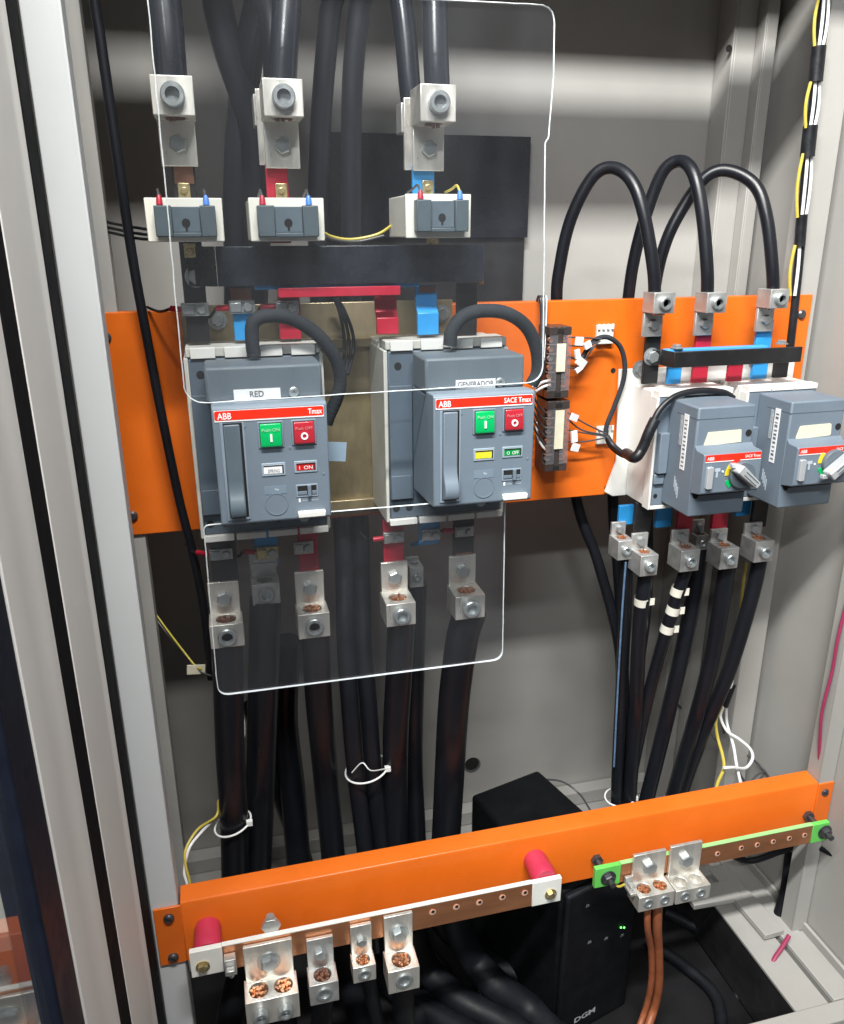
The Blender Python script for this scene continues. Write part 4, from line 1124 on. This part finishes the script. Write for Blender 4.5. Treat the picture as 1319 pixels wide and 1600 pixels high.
# ------------------------------------------------------------------ flexible hoses into the motors
def hose(label, pts, w):
    P = [at(*p) for p in pts]
    r0 = sum(w / 2 * depth(p) / F for p in P) / len(P)
    bm = NB(); tube(bm, P, lambda t: r0 * (1 + .012 * math.sin(t * 260)), 16, 20)
    return single('flexible_hose', bm, HOSE, label, 'hose', 'ribbed hoses into the motor breakers')
hose('dark ribbed hose arching over the breaker named RED', [(397, 556, -.125), (394, 530, -.125), (396, 505, -.125), (415, 494, -.122), (455, 498, -.118), (495, 522, -.112), (522, 556, -.105), (532, 590, -.10), (527, 620, -.10), (515, 648, -.10), (510, 662, -.10)], 21)
hose('dark ribbed hose arching over the breaker named GENERADOR', [(703, 540, -.125), (706, 518, -.125), (722, 496, -.125), (750, 486, -.122), (790, 489, -.118), (822, 510, -.112), (838, 545, -.105), (840, 580, -.10), (830, 602, -.10)], 21)
for k in range(3):
    d = (k - 1) * 7
    wires(('left', 'middle', 'right')[k] + ' black wire of the bundle hanging between the two large breakers', [(524 + d * .3, 466, -.03), (534 + d * .6, 485, -.03), (544 + d, 520, -.035), (545 + d, 550, -.04), (540 + d * .5, 585, -.06)], 5.5, BLACK, 'black wires between the large breakers')

# ------------------------------------------------------------------ clear sheets
def clear_sheet(label, outline, radii, y):
    pts = [(at(u, v, y).x, at(u, v, y).z) for u, v in outline]
    poly = round_poly(pts, radii, 8)
    bm = NB()
    fa, fb, side = prism(bm, poly, 'y', y, y + .004)
    for f in side: f.material_index = 1
    for f in bm.faces: f.smooth = False
    bmesh.ops.recalc_face_normals(bm, faces=bm.faces[:])
    me = bpy.data.meshes.new('clear_cover'); bm.to_mesh(me); bm.free()
    me.materials.append(ACRYL); me.materials.append(ACRYLE)
    zs = [p[1] for p in poly]; xs = [p[0] for p in poly]
    c = Vector(((min(xs) + max(xs)) / 2, y, min(zs)))
    t = thing('clear_cover', label, 'protective cover', c, 'clear acrylic covers')
    me.name = 'sheet'
    me.transform(Matrix.Translation(-c))
    o = bpy.data.objects.new('sheet', me); COL.objects.link(o); o.parent = t
    # sawn, frosted edge: thin uneven bead all round, edge glow put in its colour
    q = NB(); pts = [Vector((a, y + .0015, b)) for a, b in poly]
    full = []
    for k in range(len(pts)):
        a, b = pts[k], pts[(k + 1) % len(pts)]
        n = max(1, int((b - a).length / .012))
        full += [a.lerp(b, i / n) + Vector((random.uniform(-.0003, .0003), 0, random.uniform(-.0003, .0003))) for i in range(n)]
    full.append(full[0])
    tube(q, full, .00065, 6, smooth=False)
    part('sawn_edge', q, EDGE, t)
    return t
clear_sheet('large clear acrylic sheet over the transformers and upper bars', [(229, -22), (868, 8), (866, 120), (858, 216), (853, 222), (849, 597), (290, 632)], [.01, .016, 0, .002, .002, .02, .022], -.172)
clear_sheet('smaller clear acrylic sheet over the lugs under the large breakers', [(318, 822), (520, 800), (790, 778), (786, 1031), (341, 1088)], [.006, 0, .006, .014, .014], -.172)

# ------------------------------------------------------------------ terminal strips and control wiring
TB_G = 'terminal strips on the orange plate'
def terminal_strip(label, u0, v0, u1, v1, rows, tag_rows):
    yf = -.038
    x0 = at(u0, (v0 + v1) / 2, yf).x; x1 = at(u1, (v0 + v1) / 2, yf).x
    z1 = at((u0 + u1) / 2, v0, yf).z; z0 = at((u0 + u1) / 2, v1, yf).z
    t = thing('terminal_strip', label, 'terminal strip', ((x0 + x1) / 2, 0, z0), TB_G)
    W = x1 - x0
    bm = NB(); bx(bm, x0, x1, yf + .012, -.0004, z0, z1)
    bx(bm, x0 + W * .38, x0 + W * .60, yf, yf + .0118, z0, z1)
    e = (z1 - z0) * .11
    bx(bm, x0, x0 + W * .375, yf, yf + .0118, z1 - e, z1); bx(bm, x0 + W * .605, x1, yf, yf + .0118, z1 - e, z1)
    bx(bm, x0, x0 + W * .375, yf, yf + .0118, z0, z0 + e); bx(bm, x0 + W * .605, x1, yf, yf + .0118, z0, z0 + e)
    part('base', bm, TERM, t, bevel=.0006)
    hz = (z1 - z0 - 2 * e) / rows
    for k in range(rows):
        zc = z1 - e - hz * (k + .5)
        for f in (.19, .80):
            bm = NB(); lathe(bm, (x0 + W * f, yf + .010, zc), Y_, [(0, W * .145), (.003, W * .145), (.0042, W * .1)], 12)
            part('terminal_screw', bm, COPPERB if (k + int(f * 10)) % 3 else STEEL, t)
        bm = NB(); bx(bm, x0 + .001, x0 + W * .37, yf + .002, yf + .0115, zc + hz * .42, zc + hz * .5); bx(bm, x0 + W * .61, x1 - .001, yf + .002, yf + .0115, zc + hz * .42, zc + hz * .5)
        part('divider', bm, TERMCLR, t)
    for f0, f1 in ((.0, .372), (.608, 1.0)):
        bm = NB(); bx(bm, x0 + W * f0, x0 + W * f1, yf - .0012, yf - .0004, z0 + e, z1 - e); part('cover', bm, TERMC, t)
    bm = NB(); bx(bm, x0 + W * .33, x0 + W * .73, yf - .003, yf - .0015, z1 - e - hz * tag_rows[1], z1 - e - hz * tag_rows[0]); part('paper_strip', bm, CREAML, t)
    for zc in (z1 - e * .5, z0 + e * .5):
        bm = NB(); bx(bm, x0 + W * .36, x0 + W * .64, yf - .0006, yf + .0002, zc - e * .25, zc + e * .25)
        part('mounting_hole', bm, HOLE, t)
terminal_strip('upper dark terminal strip with a short paper strip', 857, 511, 891, 622, 6, (.9, 3.9))
terminal_strip('lower dark terminal strip with a long paper strip', 854, 627, 888, 736, 6, (.1, 4.3))
MK_G = 'white wire markers'
for k, (u, v, w, h, an, lab) in enumerate([(905, 533, 14, 13, .1, 'square wire marker nearest the top of the upper strip'), (918, 539, 13, 10, -.4, 'tilted wire marker beside the square one at the top'),
        (902, 553, 9, 14, -.2, 'narrow wire marker above the largest marker'), (908, 566, 19, 13, .6, 'largest wire marker, tilted, right of the upper strip'), (904, 577, 13, 7, -.5, 'lowest wire marker of the upper strip'),
        (897, 652, 14, 11, .4, 'top wire marker of the lower strip'), (897, 682, 11, 18, -.1, 'tall wire marker of the lower strip'), (899, 699, 14, 12, .3, 'bottom wire marker of the lower strip')]):
    y = -.03; p = at(u, v, y); s = depth(p) / F
    bm = NB(); bx(bm, p.x - w / 2 * s, p.x + w / 2 * s, y - .002, y + .001, p.z - h / 2 * s, p.z + h / 2 * s, Matrix.Rotation(an, 3, 'Y') @ Matrix.Rotation(.3, 3, 'Z'))
    single('wire_marker', bm, WHITEL, lab, 'wire marker', MK_G)
CW = 'control wires right of the terminal strips'
cw = [((889, 527), (920, 528), (940, 530)), ((889, 540), (915, 540), (938, 533)), ((888, 556), (905, 560), (935, 535)), ((888, 575), (905, 572), (930, 540)),
      ((887, 645), (915, 662), (948, 678)), ((887, 655), (910, 672), (948, 680)), ((887, 672), (910, 676), (948, 682)), ((886, 690), (912, 690), (948, 684))]
nm = ['first', 'second', 'third', 'fourth']
for k, pts in enumerate(cw):
    wires('%s thin dark wire from the top leaving the %s terminal strip' % (nm[k % 4], 'upper' if k < 4 else 'lower'), [(*p, -.022) for p in pts], 2.6, GREYW, CW)
# loom
def loom(label, pts, w, m=HOSE):
    return cable(label, pts, w, m=m, group='wire looms', n=12, name='wire_loom', cat='wire loom')
loom('grey wire loom looping down the orange plate right of the terminal strips', [(905, 570, -.02), (918, 545, -.02), (932, 530, -.018), (950, 527, -.018), (968, 540, -.018), (976, 565, -.018), (974, 595, -.018), (960, 635, -.018), (947, 670, -.018), (953, 695, -.022), (970, 710, -.035), (985, 715, -.05)], 7.5)
loom('black taped loom climbing the side of the left rotary breaker', [(948, 682, -.02), (960, 698, -.03), (980, 712, -.055), (996, 712, -.085), (1008, 690, -.09), (1020, 660, -.09), (1035, 635, -.088), (1060, 617, -.085), (1095, 610, -.08), (1130, 613, -.08), (1146, 622, -.08)], 9.5, BLACK)
loom('thick black knot of the taped loom', [(978, 708, -.06), (992, 715, -.088), (1003, 702, -.09), (1014, 676, -.091), (1024, 655, -.09)], 17, BLACK)
for (u, v, lab) in ((945, 522, 'white cable tie mount at the top of the grey loom'), (945, 679, 'white cable tie mount beside the lower terminal strip')):
    p = at(u, v, -.004); bm = NB(); bx(bm, p.x - .012, p.x + .012, -.006, -.0005, p.z - .013, p.z + .012)
    for k in range(4): bx(bm, p.x - .012 + k * .0065, p.x - .0085 + k * .0065, -.009, -.0062, p.z + .006, p.z + .0135)
    single('tie_mount', bm, WHITEP, lab, 'tie mount', 'white tie mounts', .0008)
# bundle hooked over the plate left of the strips
HB = 'wires hooked over the orange plate'
for k in range(4):
    m = (BLACK, GREYW, GREYW, WHITEW)[k]
    wires(('far left black', 'grey', 'right grey', 'white')[k] + ' wire of the bundle hooked over the plate beside the strips', [(836 + k * 5, 486, .012), (841 + k * 4, 464, -.004), (845 + k * 3, 470, -.012), (846 + k * 2.4, 500, -.018), (846 + k * 1.6, 545, -.03), (843 + k * 1.5, 575, -.05), (838 - k * 2, 602 + k, -.06)], 4 if k < 3 else 2.6, m, HB)
wires('white wire dropping from the clear sheet to the lower strip', [(838, 660, -.03), (840, 680, -.03), (846, 695, -.03), (856, 706, -.03)], 4, WHITEW, HB)
wires('upper short white wire into the upper strip', [(836, 606, -.04), (846, 598, -.034), (860, 594, -.034)], 4.5, WHITEW, HB)
wires('lower short white wire into the upper strip', [(836, 612, -.04), (848, 605, -.034), (860, 601, -.034)], 4.5, WHITEW, HB)
for k in range(5):
    wires(('first', 'second', 'third', 'fourth', 'fifth')[k] + ' dark wire from the top between GENERADOR and the lower strip', [(832, 616 + k * 12, -.06), (842, 634 + k * 12, -.035), (856, 648 + k * 13, -.03)], 3.2, GREYW, 'dark wires into the lower strip')

# tap clamps on the bars
TAP_G = 'small tap clamps on the bars'
def tap(u, v, w, h, y, label, m=STEEL, sleeve=None):
    p = at(u, v, y); s = depth(p) / F
    t = thing('tap_clamp', label, 'tap clamp', (p.x, y, p.z - h / 2 * s), TAP_G)
    bm = NB(); bx(bm, p.x - w / 2 * s, p.x + w / 2 * s, y - .006, y - .0005, p.z - h / 2 * s, p.z + h / 2 * s); bx(bm, p.x - w / 2 * s + .001, p.x - .0005, y - .0085, y - .0062, p.z - h / 2 * s + .002, p.z + h / 2 * s - .002)
    part('body', bm, m, t, bevel=.0008)
    bm = NB(); hex_bolt(bm, (p.x + w * .22 * s, y - .0062, p.z), h * .36 * s, .004, False); part('bolt', bm, STEEL, t)
    if sleeve:
        a, b, e = [at(*q) for q in sleeve]
        bm = NB(); tube(bm, [a, b], .0032, 10); part('red_sleeve', bm, REDB, t)
        bm = NB(); tube(bm, [b, b.lerp(e, .5) + Vector((0, 0, -.004)), e], .0016, 8); part('lead', bm, BLACK, t)
    return t
tap(305, 483, 42, 20, YU, 'tap clamp on the black bar above RED', sleeve=((287, 484, YU - .004), (268, 482, YU + .01), (230, 480, .0)))
tap(378, 479, 40, 20, YU, 'tap clamp on the blue bar above RED', sleeve=((358, 481, YU - .004), (338, 482, YU), (318, 496, YU + .02)))
tap(448, 479, 36, 20, YU, 'tap clamp on the red bar above RED', sleeve=((430, 479, YU - .004), (408, 479, YU), (390, 492, YU + .02)))
tap(345, 864, 36, 18, -.055, 'tap clamp on the black bar below RED', sleeve=((328, 866, -.06), (308, 863, -.05), (290, 850, -.02)))
tap(417, 862, 34, 20, -.022, 'tap clamp on the blue bar below RED', BRASS, sleeve=((398, 863, -.03), (380, 861, -.03), (366, 868, -.03)))
tap(474, 854, 30, 20, -.055, 'tap clamp on the red bar below RED', ALUD)
tap(614, 838, 32, 18, -.055, 'tap clamp on the red bar below GENERADOR', ALUD, sleeve=((599, 841, -.06), (583, 843, -.06), (563, 833, -.02)))
tap(672, 834, 30, 18, -.05, 'tap clamp on the blue bar below GENERADOR', ALUD)
tap(724, 829, 30, 16, -.055, 'tap clamp on the black bar below GENERADOR', ALUD, sleeve=((708, 829, -.06), (692, 829, -.06), (680, 820, -.04)))

# dark board behind the supply cables
p0 = at(560, 214, .225); p1 = at(829, 214, .225); z0 = at(700, 372, .225).z; z1 = p1.z
t = thing('insulating_board', 'black glossy board on the back panel behind the right transformer', 'board', ((p0.x + p1.x) / 2, .22, z0))
bm = NB(); bx(bm, p0.x - .06, p1.x, .222, .2385, z0, z1); part('upper_board', bm, mat('board_gloss', (0.007, 0.008, 0.012), 0.25, var=.2, spec=.3), t, bevel=.001)
z2 = at(700, 520, .23).z
bm = NB(); bx(bm, p0.x - .06, p1.x - .002, .229, .2385, z2, z0 - .0005); part('lower_board', bm, BLKP, t, bevel=.001)

# ------------------------------------------------------------------ right side harness
HG = 'taped harness on the right post'
hp = [(1290, -60), (1282, 20), (1272, 120), (1262, 210), (1253, 300), (1246, 390), (1238, 470), (1228, 560)]
cable('black core of the taped wire harness by the right post', [(u + 4, v, .0) for u, v in hp], 15, m=BLACK, group=HG, name='harness_core', cat='wire harness')
def seg(label, off, m, v0, v1, w=4.0, bow=0):
    out = []
    for k in range(7):
        v = v0 + (v1 - v0) * k / 6
        for (a, b) in zip(hp, hp[1:]):
            if a[1] <= v <= b[1]:
                u = a[0] + (b[0] - a[0]) * (v - a[1]) / (b[1] - a[1])
        out.append((u + off + bow * math.sin(math.pi * k / 6), v, -.006))
    wires(label, out, w, m, HG)
for k, (a, b) in enumerate(((-10, 72), (128, 200), (240, 340), (383, 462))):
    pos = ('topmost', 'second', 'third', 'lowest')[k]
    seg('yellow wire in the %s gap between the tape wraps' % pos, -4, YELWIRE, a, b, 5, -4)
    seg('left white wire in the %s gap between the tape wraps' % pos, 3, WHITEW, a, b, 5, 1)
    if k < 3: seg('right white wire in the %s gap between the tape wraps' % pos, 9, WHITEW, a, b, 5, 3)
for k, (a, b) in enumerate(((72, 128), (196, 245), (335, 385))):
    out = []
    for v in (a, (a + b) / 2, b):
        for (q, r_) in zip(hp, hp[1:]):
            if q[1] <= v <= r_[1]: u = q[0] + (r_[0] - q[0]) * (v - q[1]) / (r_[1] - q[1])
        out.append((u + 3, v, -.004))
    cable('%s black tape wrap of the harness on the right post' % ('top', 'middle', 'bottom')[k], out, 22 if k < 2 else 17, m=BLACK, group=HG, name='tape_wrap', cat='tape')
# lower right wires
LR = 'loose wires above the right end of the lower rail'
wires('yellow wire beside the rightmost hanging cable', [(1166, 880, .0), (1160, 925, .0), (1154, 1000, .0), (1150, 1045, .0)], 4, YELWIRE, LR)
wires('white wire beside the rightmost hanging cable', [(1152, 1000, -.002), (1146, 1040, 0), (1142, 1075, 0)], 6, WHITEW, LR)
cable('short black tape wrap above the white and yellow tails', [(1146, 1070, 0), (1140, 1085, 0), (1133, 1104, 0)], 9, m=BLACK, group=LR, name='tape_wrap', cat='tape')
wires('yellow tail falling to the lower rail', [(1128, 1103, 0), (1119, 1125, 0), (1121, 1150, -.02), (1129, 1180, -.04), (1131, 1200, -.06), (1122, 1222, -.08), (1117, 1240, -.1)], 5, YELWIRE, LR)
wires('white tail looping out to the right', [(1131, 1103, 0), (1126, 1120, 0), (1136, 1142, -.02), (1155, 1155, -.03), (1172, 1170, -.04), (1176, 1185, -.05), (1165, 1200, -.06), (1145, 1199, -.07), (1130, 1200, -.07)], 4.6, WHITEW, LR)
wires('white tail falling straight behind the lower rail', [(1135, 1103, 0), (1136, 1130, 0), (1146, 1165, -.03), (1151, 1195, -.05), (1160, 1235, -.1)], 4.6, WHITEW, LR)
wires('dark thin tail curving right to the lower rail', [(1126, 1125, .02), (1140, 1160, .02), (1175, 1185, .0), (1195, 1205, -.02), (1207, 1225, -.06)], 3.5, GREYW, LR)
wires('dark thin tail dropping behind the white ones', [(1080, 1105, .1), (1110, 1145, .08), (1145, 1190, .02), (1165, 1225, -.05), (1172, 1240, -.08)], 3.5, GREYW, LR)
wires('dark thin wire lying over the far right end of the rail', [(1170, 1225, -.03), (1190, 1207, -.02), (1225, 1205, -.02), (1240, 1215, -.06), (1246, 1228, -.1)], 3, GREYW, LR)
wires('dark wire running from the black box along the rear floor', [(805, 1222, .1), (850, 1218, .12), (880, 1222, .12), (905, 1240, .1), (920, 1262, .06), (930, 1280, .02)], 3, GREYW, LR)
wires('long dark wire sloping down the rear right corner', [(1052, 1095, .2), (1080, 1120, .18), (1110, 1150, .15), (1150, 1200, .1), (1190, 1240, .05)], 4, GREYW, LR)
wires('upper pink wire along the front right post', [(1345, 860, -.158), (1312, 985, -.157), (1300, 1050, -.156), (1285, 1110, -.154), (1281, 1160, -.153), (1279, 1225, -.152)], 5, PINKW, LR)
wires('pink wire end hanging by the foot of the front right post', [(1233, 1462, -.18), (1222, 1480, -.19), (1208, 1502, -.2), (1203, 1525, -.21), (1212, 1545, -.215)], 7, PINKW, LR)

# ------------------------------------------------------------------ neutral bar
YN = -.212
def zline(u, v, y): return at(u, v, y)
nl = at(295, 1489, YN); nr = at(878, 1373, YN); nbz = at(878, 1407, YN).z; nz1 = (nl.z + nr.z) / 2; nz0 = nz1 - (nr.z - nbz)
t = thing('neutral_bar', 'copper bar with white ends on two red insulators', 'busbar', ((nl.x + nr.x) / 2, YN, nz0))
xw0 = at(348, 1490, YN).x; xw1 = at(832, 1385, YN).x
bm = NB(); bx(bm, xw0, xw1, YN, YN + .006, nz0, nz1); part('copper_strip', bm, COPPER, t, bevel=.0006)
bm = NB(); bx(bm, nl.x, xw0 - .0002, YN - .0006, YN + .0066, nz0 - .0008, nz1 + .001); part('painted_end', bm, WHITEPT, t, bevel=.0008)
bm = NB(); bx(bm, xw1 + .0002, nr.x, YN - .0006, YN + .0066, nz0 - .0008, nz1 + .001); part('painted_end', bm, WHITEPT, t, bevel=.0008)
bm = NB(); bx(bm, xw0, xw1, YN - .0002, YN + .0064, nz1 + .0003, nz1 + .0012); part('painted_edge', bm, WHITEPT, t)
for (u, v) in ((317, 1509), (860, 1396)):
    p = at(u, v, YN); bm = NB(); hex_bolt(bm, (p.x, YN - .0008, p.z), .0062, .004); part('bolt', bm, BRASS, t)
HOLEC = mat('hole_copper', (0.85, 0.50, 0.36), 0.45, .35, var=.15, nscale=200)
def bar_hole(t, u, v, y, r):
    p = at(u, v, y)
    bm = NB(); lathe(bm, (p.x, y - .0003, p.z), Y_, [(0, r * 1.2), (.0004, r * 1.2), (.0006, r * 1.0)], 18)
    h = part('threaded_hole', bm, HOLEC, t)
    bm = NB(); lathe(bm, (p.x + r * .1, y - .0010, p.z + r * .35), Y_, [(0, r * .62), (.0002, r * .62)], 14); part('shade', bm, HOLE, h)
for (u, v) in ((676, 1425), (713, 1417), (749, 1410), (785, 1402), (820, 1395)):
    bar_hole(t, u, v, YN, .0038)
for (u, v, lab) in ((325, 1490, 'red cylindrical insulator behind the left end of the neutral bar'), (853, 1376, 'red cylindrical insulator behind the right end of the neutral bar')):
    p = at(u, v, YN + .007); bm = NB(); L = (YL - .0005) - (YN + .0072)
    lathe(bm, (p.x, YN + .0072, p.z), (0, 1, 0), [(0, .0155), (.004, .017), (L * .35, .0175), (L * .45, .0165), (L * .9, .0165), (L, .0155)], 26)
    single('insulator', bm, PINK, lab, 'insulator', 'red standoff insulators')

def front_lug(label, fr, top, y, bd, holes, m, strands, screw, bolt=True, hexbig=False):
    """lug standing on a bar: fr block front (u0,v0,u1,v1) at y-bd, top (u,v) of tongue at y"""
    return lug(label, fr, top, y, bd, 'below', strands, m, holes, screw, bolt, hexbig)
front_lug('wide double lug with two bright copper ends on the neutral bar', (384, 1560, 469, 1598), (424, 1473), YN, .034, 2, ALU, COPPERB, .010, True, True)
front_lug('dark grey single lug on the neutral bar', (484, 1537, 530, 1568), (506, 1465), YN, .030, 1, ALUD, COPPERD, .002)
front_lug('smallest single lug on the neutral bar', (552, 1510, 588, 1534), (562, 1446), YN, .024, 1, ALU, COPPERB, .002)
front_lug('single lug with a washer and bright strands on the neutral bar', (607, 1515, 656, 1549), (622, 1430), YN, .034, 1, ALU, COPPERB, .002, True, True)
p = at(360, 1500, YN); bm = NB(); bx(bm, p.x - .007, p.x + .007, YN - .012, YN - .0005, p.z - .012, p.z + .012); cyl(bm, (p.x, YN - .006, p.z - .012), (p.x, YN - .006, p.z - .02), .003, 10); bx(bm, p.x - .005, p.x + .005, YN - .02, YN - .0122, p.z - .004, p.z + .003)
single('wire_clip', bm, ALUD, 'small metal wire clip near the left end of the neutral bar', 'wire clip', None, .0008)
p = at(425, 1462, YN); bm = NB(); lathe(bm, (p.x, YN + .0068, p.z + .006), (0, 1, 0), [(0, .012), (.006, .012), (.008, .01)], 6)
lathe(bm, (p.x, YN + .0145, p.z + .006), (0, 1, 0), [(0, .006), (.010, .006)], 14)
single('hex_nut', bm, ALUD, 'hexagon nut behind the wide double lug', 'nut', None, .0006)

# ------------------------------------------------------------------ earth bar
YE = -.200
el = at(931, 1356, YE); er = at(1296, 1288, YE); ez1 = (el.z + er.z) / 2; ez0 = ez1 - .031
t = thing('earth_bar', 'copper earth bar with green painted ends on two bolts', 'busbar', ((el.x + er.x) / 2, YE, ez0))
xg0 = at(970, 1360, YE).x; xg1 = at(1268, 1305, YE).x
bm = NB(); bx(bm, xg0, xg1, YE, YE + .006, ez0, ez1); part('copper_strip', bm, COPPER, t, bevel=.0006)
bm = NB(); bx(bm, el.x, xg0 - .0002, YE - .0006, YE + .0066, ez0 - .0006, ez1 + .0008); part('painted_end', bm, GREENE, t, bevel=.0006)
bm = NB(); bx(bm, xg1 + .0002, er.x, YE - .0006, YE + .0066, ez0 - .0006, ez1 + .0008); part('painted_end', bm, GREENE, t, bevel=.0006)
bm = NB(); bx(bm, xg0, xg1, YE - .0002, YE + .0064, ez1 + .0003, ez1 + .0011); part('painted_edge', bm, mat('pale_green_paint', (0.30, 0.62, 0.24), .45, var=.1), t)
for (u, v) in ((1121, 1334), (1158, 1325), (1183, 1320), (1208, 1315), (1233, 1310), (1257, 1305)):
    bar_hole(t, u, v, YE, .0034)
for (u, v, lab) in ((950, 1371, 'left'), (1288, 1299, 'right')):
    p = at(u, v, YE); bm = NB(); cyl(bm, (p.x, YE - .016, p.z), (p.x, YL + .001, p.z), .0042, 14)
    hex_bolt(bm, (p.x, YE - .0008, p.z), .0085, .006); lathe(bm, (p.x, YL - .0006, p.z), Y_, [(0, .0085), (.006, .0085)], 6)
    part('standoff_bolt', bm, STEELD, t)
lug('left two hole lug on the earth bar with brown wires below', (999, 1398, 1053, 1420), (1020, 1332), YE, .032, 'below', COPPERB, ALU, 2, .001, True)
lug('right two hole lug on the earth bar, holes empty', (1057, 1388, 1109, 1408), (1075, 1319), YE, .032, 'below', None, ALU, 2, .001, True)
p = at(980, 1377, YE); bm = NB(); bx(bm, p.x - .006, p.x + .006, YE - .006, YE - .001, p.z - .006, p.z + .012); bx(bm, p.x - .006, p.x + .007, YE - .022, YE - .0062, p.z - .006, p.z - .001); bx(bm, p.x - .003, p.x + .004, YE - .016, YE - .0062, p.z - .0005, p.z + .005)
single('wire_clip', bm, ALUD, 'small wire clip beside the green left end of the earth bar', 'wire clip', None, .0008)
wires('yellow wire stub under the small clip on the earth bar', [(976, 1382, YE - .004), (966, 1385, YE + .002), (958, 1376, YE + .01)], 4, YELWIRE, LR)
BR = 'brown earth wires'
wires('left brown wire hanging from the earth bar lug', [(1012, 1415, -.22), (1012, 1450, -.22), (1018, 1490, -.205), (1017, 1540, -.200), (1006, 1585, -.198), (980, 1650, 0, .03)], 10, BROWNW, BR, 12)
wires('right thicker brown wire hanging from the earth bar lug', [(1028, 1412, -.218), (1027, 1450, -.215), (1029, 1490, -.203), (1029, 1540, -.198), (1020, 1582, -.196), (995, 1650, 0, .03)], 14, BROWNW, BR, 12)

# ------------------------------------------------------------------ black box (backup supply) on the floor
fa_ = at(887, 1398, -.168)
t = thing('power_supply', 'black plastic backup power box with a green lamp on the floor', 'power supply', (fa_.x, fa_.y, ZM + .0012))
O = Vector((fa_.x, fa_.y, ZM + .0012)); RZ = Matrix.Rotation(rad(15), 3, 'Z')
UW, UD = .140, .255
UH = -.893 - ZM
def ub(bm, x0, x1, y0, y1, z0, z1):
    vs = bx(bm, x0, x1, y0, y1, z0, z1)
    for v in vs: v.co = O + RZ @ v.co
bm = NB(); ub(bm, 0, UW, .012, UD, 0, UH); part('case', bm, mat('case_plastic', (0.004, 0.005, 0.006), .55, spec=.15, var=.2, bump=.1, bscale=1500), t, bevel=.006)
bm = NB(); ub(bm, .002, UW - .002, 0, .0118, .002, UH - .004); part('front_panel', bm, mat('case_front', (0.0065, 0.0078, 0.010), .5, spec=.2, var=.2, bump=.08, bscale=1500), t, bevel=.004)
# icons and lamp
def on_front(u, v):
    # intersect view ray with the front panel plane
    n = RZ @ Vector((0, -1, 0)); r_ = ray(u, v)
    return CAM + r_ * ((O - CAM).dot(n) / r_.dot(n))
n_ = RZ @ Vector((0, -1, 0)); ex = RZ @ Vector((1, 0, 0))
bm = NB()
for (u, v) in ((970, 1449), (975, 1449)):
    p = on_front(u, v); lathe(bm, p + n_ * .0002, n_, [(0, .0015), (.0012, .0010)], 10)
part('status_lamp', bm, LEDM, t)
for k, (u, v) in enumerate(((921, 1473), (947, 1467), (972, 1462), (918, 1416))):
    bm = NB(); p = on_front(u, v) + n_ * .0004
    for (dx, dz, w_, h_) in ((0, 0, .0035, .0006), (0, .0025, .0028, .0006), (.0015, .001, .0006, .002), (-.0015, .0015, .0006, .0025)):
        vs = bx(bm, -w_, w_, -.0002, .0002, -h_, h_)
        for vv in vs: vv.co = p + RZ @ (vv.co + Vector((dx, 0, dz)))
    part('icon', bm, mat('icon_ink', (0.16, 0.165, 0.17), .6), t)
pL = on_front(897, 1596); pR = on_front(927, 1588)
def place(c): return pL + ex * c.x + Vector((0, 0, c.z)) + n_ * .0006
text(t, 'DGM', 0, (pR - pL).length, -.004, 0, mat('badge_ink', (0.42, 0.45, 0.48), .5), name='badge', rot=place, h=.0105, bold=.03)
# second dark block to the right on the black floor (front panel of the drawer) and vent grille
bm = NB()
pA = atz(1100, 1402, ZF); 
bx(bm, -.13, .736, -.283, .17, ZM - .004, ZM + .001)
for q in ((.17, .30, -.255, -.12), (.33, .395, -.2, -.03)):
    q2 = NB(); bx(q2, q[0], q[1], q[2], q[3], ZM + .0014, ZM + .0026); part('floor_strip', q2, GREY, cab, bevel=.0005)
single('rubber_mat', bm, MAT_F, 'black rubber mat covering the cabinet floor', 'mat', None, .0008)

# ------------------------------------------------------------------ camera
cd = bpy.data.cameras.new('camera')
cam = bpy.data.objects.new('camera', cd)
COL.objects.link(cam)
cd.sensor_fit = 'VERTICAL'; cd.sensor_height = 24.0; cd.sensor_width = 36.0
cd.lens = 24.0 * F / 1600.0
cd.clip_start = 0.02; cd.clip_end = 100
M = Matrix((RIGHT, -DOWN, -FWD)).transposed().to_4x4()
M.translation = CAM
cam.matrix_world = M
S.camera = cam

# ------------------------------------------------------------------ light: two fluorescent fittings of the room and its walls
w = bpy.data.worlds.new('World'); S.world = w; w.use_nodes = True
bg = w.node_tree.nodes['Background']
bg.inputs['Color'].default_value = (0.93, 0.96, 1.0, 1)
bg.inputs['Strength'].default_value = 0.13

def lamp(name, loc, target, sx, sy, watt, col):
    l = bpy.data.lights.new(name, 'AREA'); l.shape = 'RECTANGLE'; l.size = sx; l.size_y = sy
    l.energy = watt; l.color = col
    o = bpy.data.objects.new(name, l); COL.objects.link(o)
    o.location = loc
    d = Vector(target) - Vector(loc)
    o.rotation_euler = d.to_track_quat('-Z', 'Y').to_euler()
    return o
lamp('ceiling_tube', (-.28, -1.22, 1.48), (-.28, 0, -.2), 1.6, .10, 150, (1.0, .985, .95))
lamp('ceiling_tube', (-.8, -2.4, 1.5), (-.8, 0, -.3), .9, .08, 58, (.97, .985, 1.0))

S.view_settings.view_transform = 'Standard'
S.view_settings.look = 'None'
S.view_settings.exposure = 0.0
S.view_settings.gamma = 1.0
S.view_settings.use_curve_mapping = False
S.cycles.max_bounces = 10
S.cycles.transparent_max_bounces = 24
S.cycles.use_denoising = True
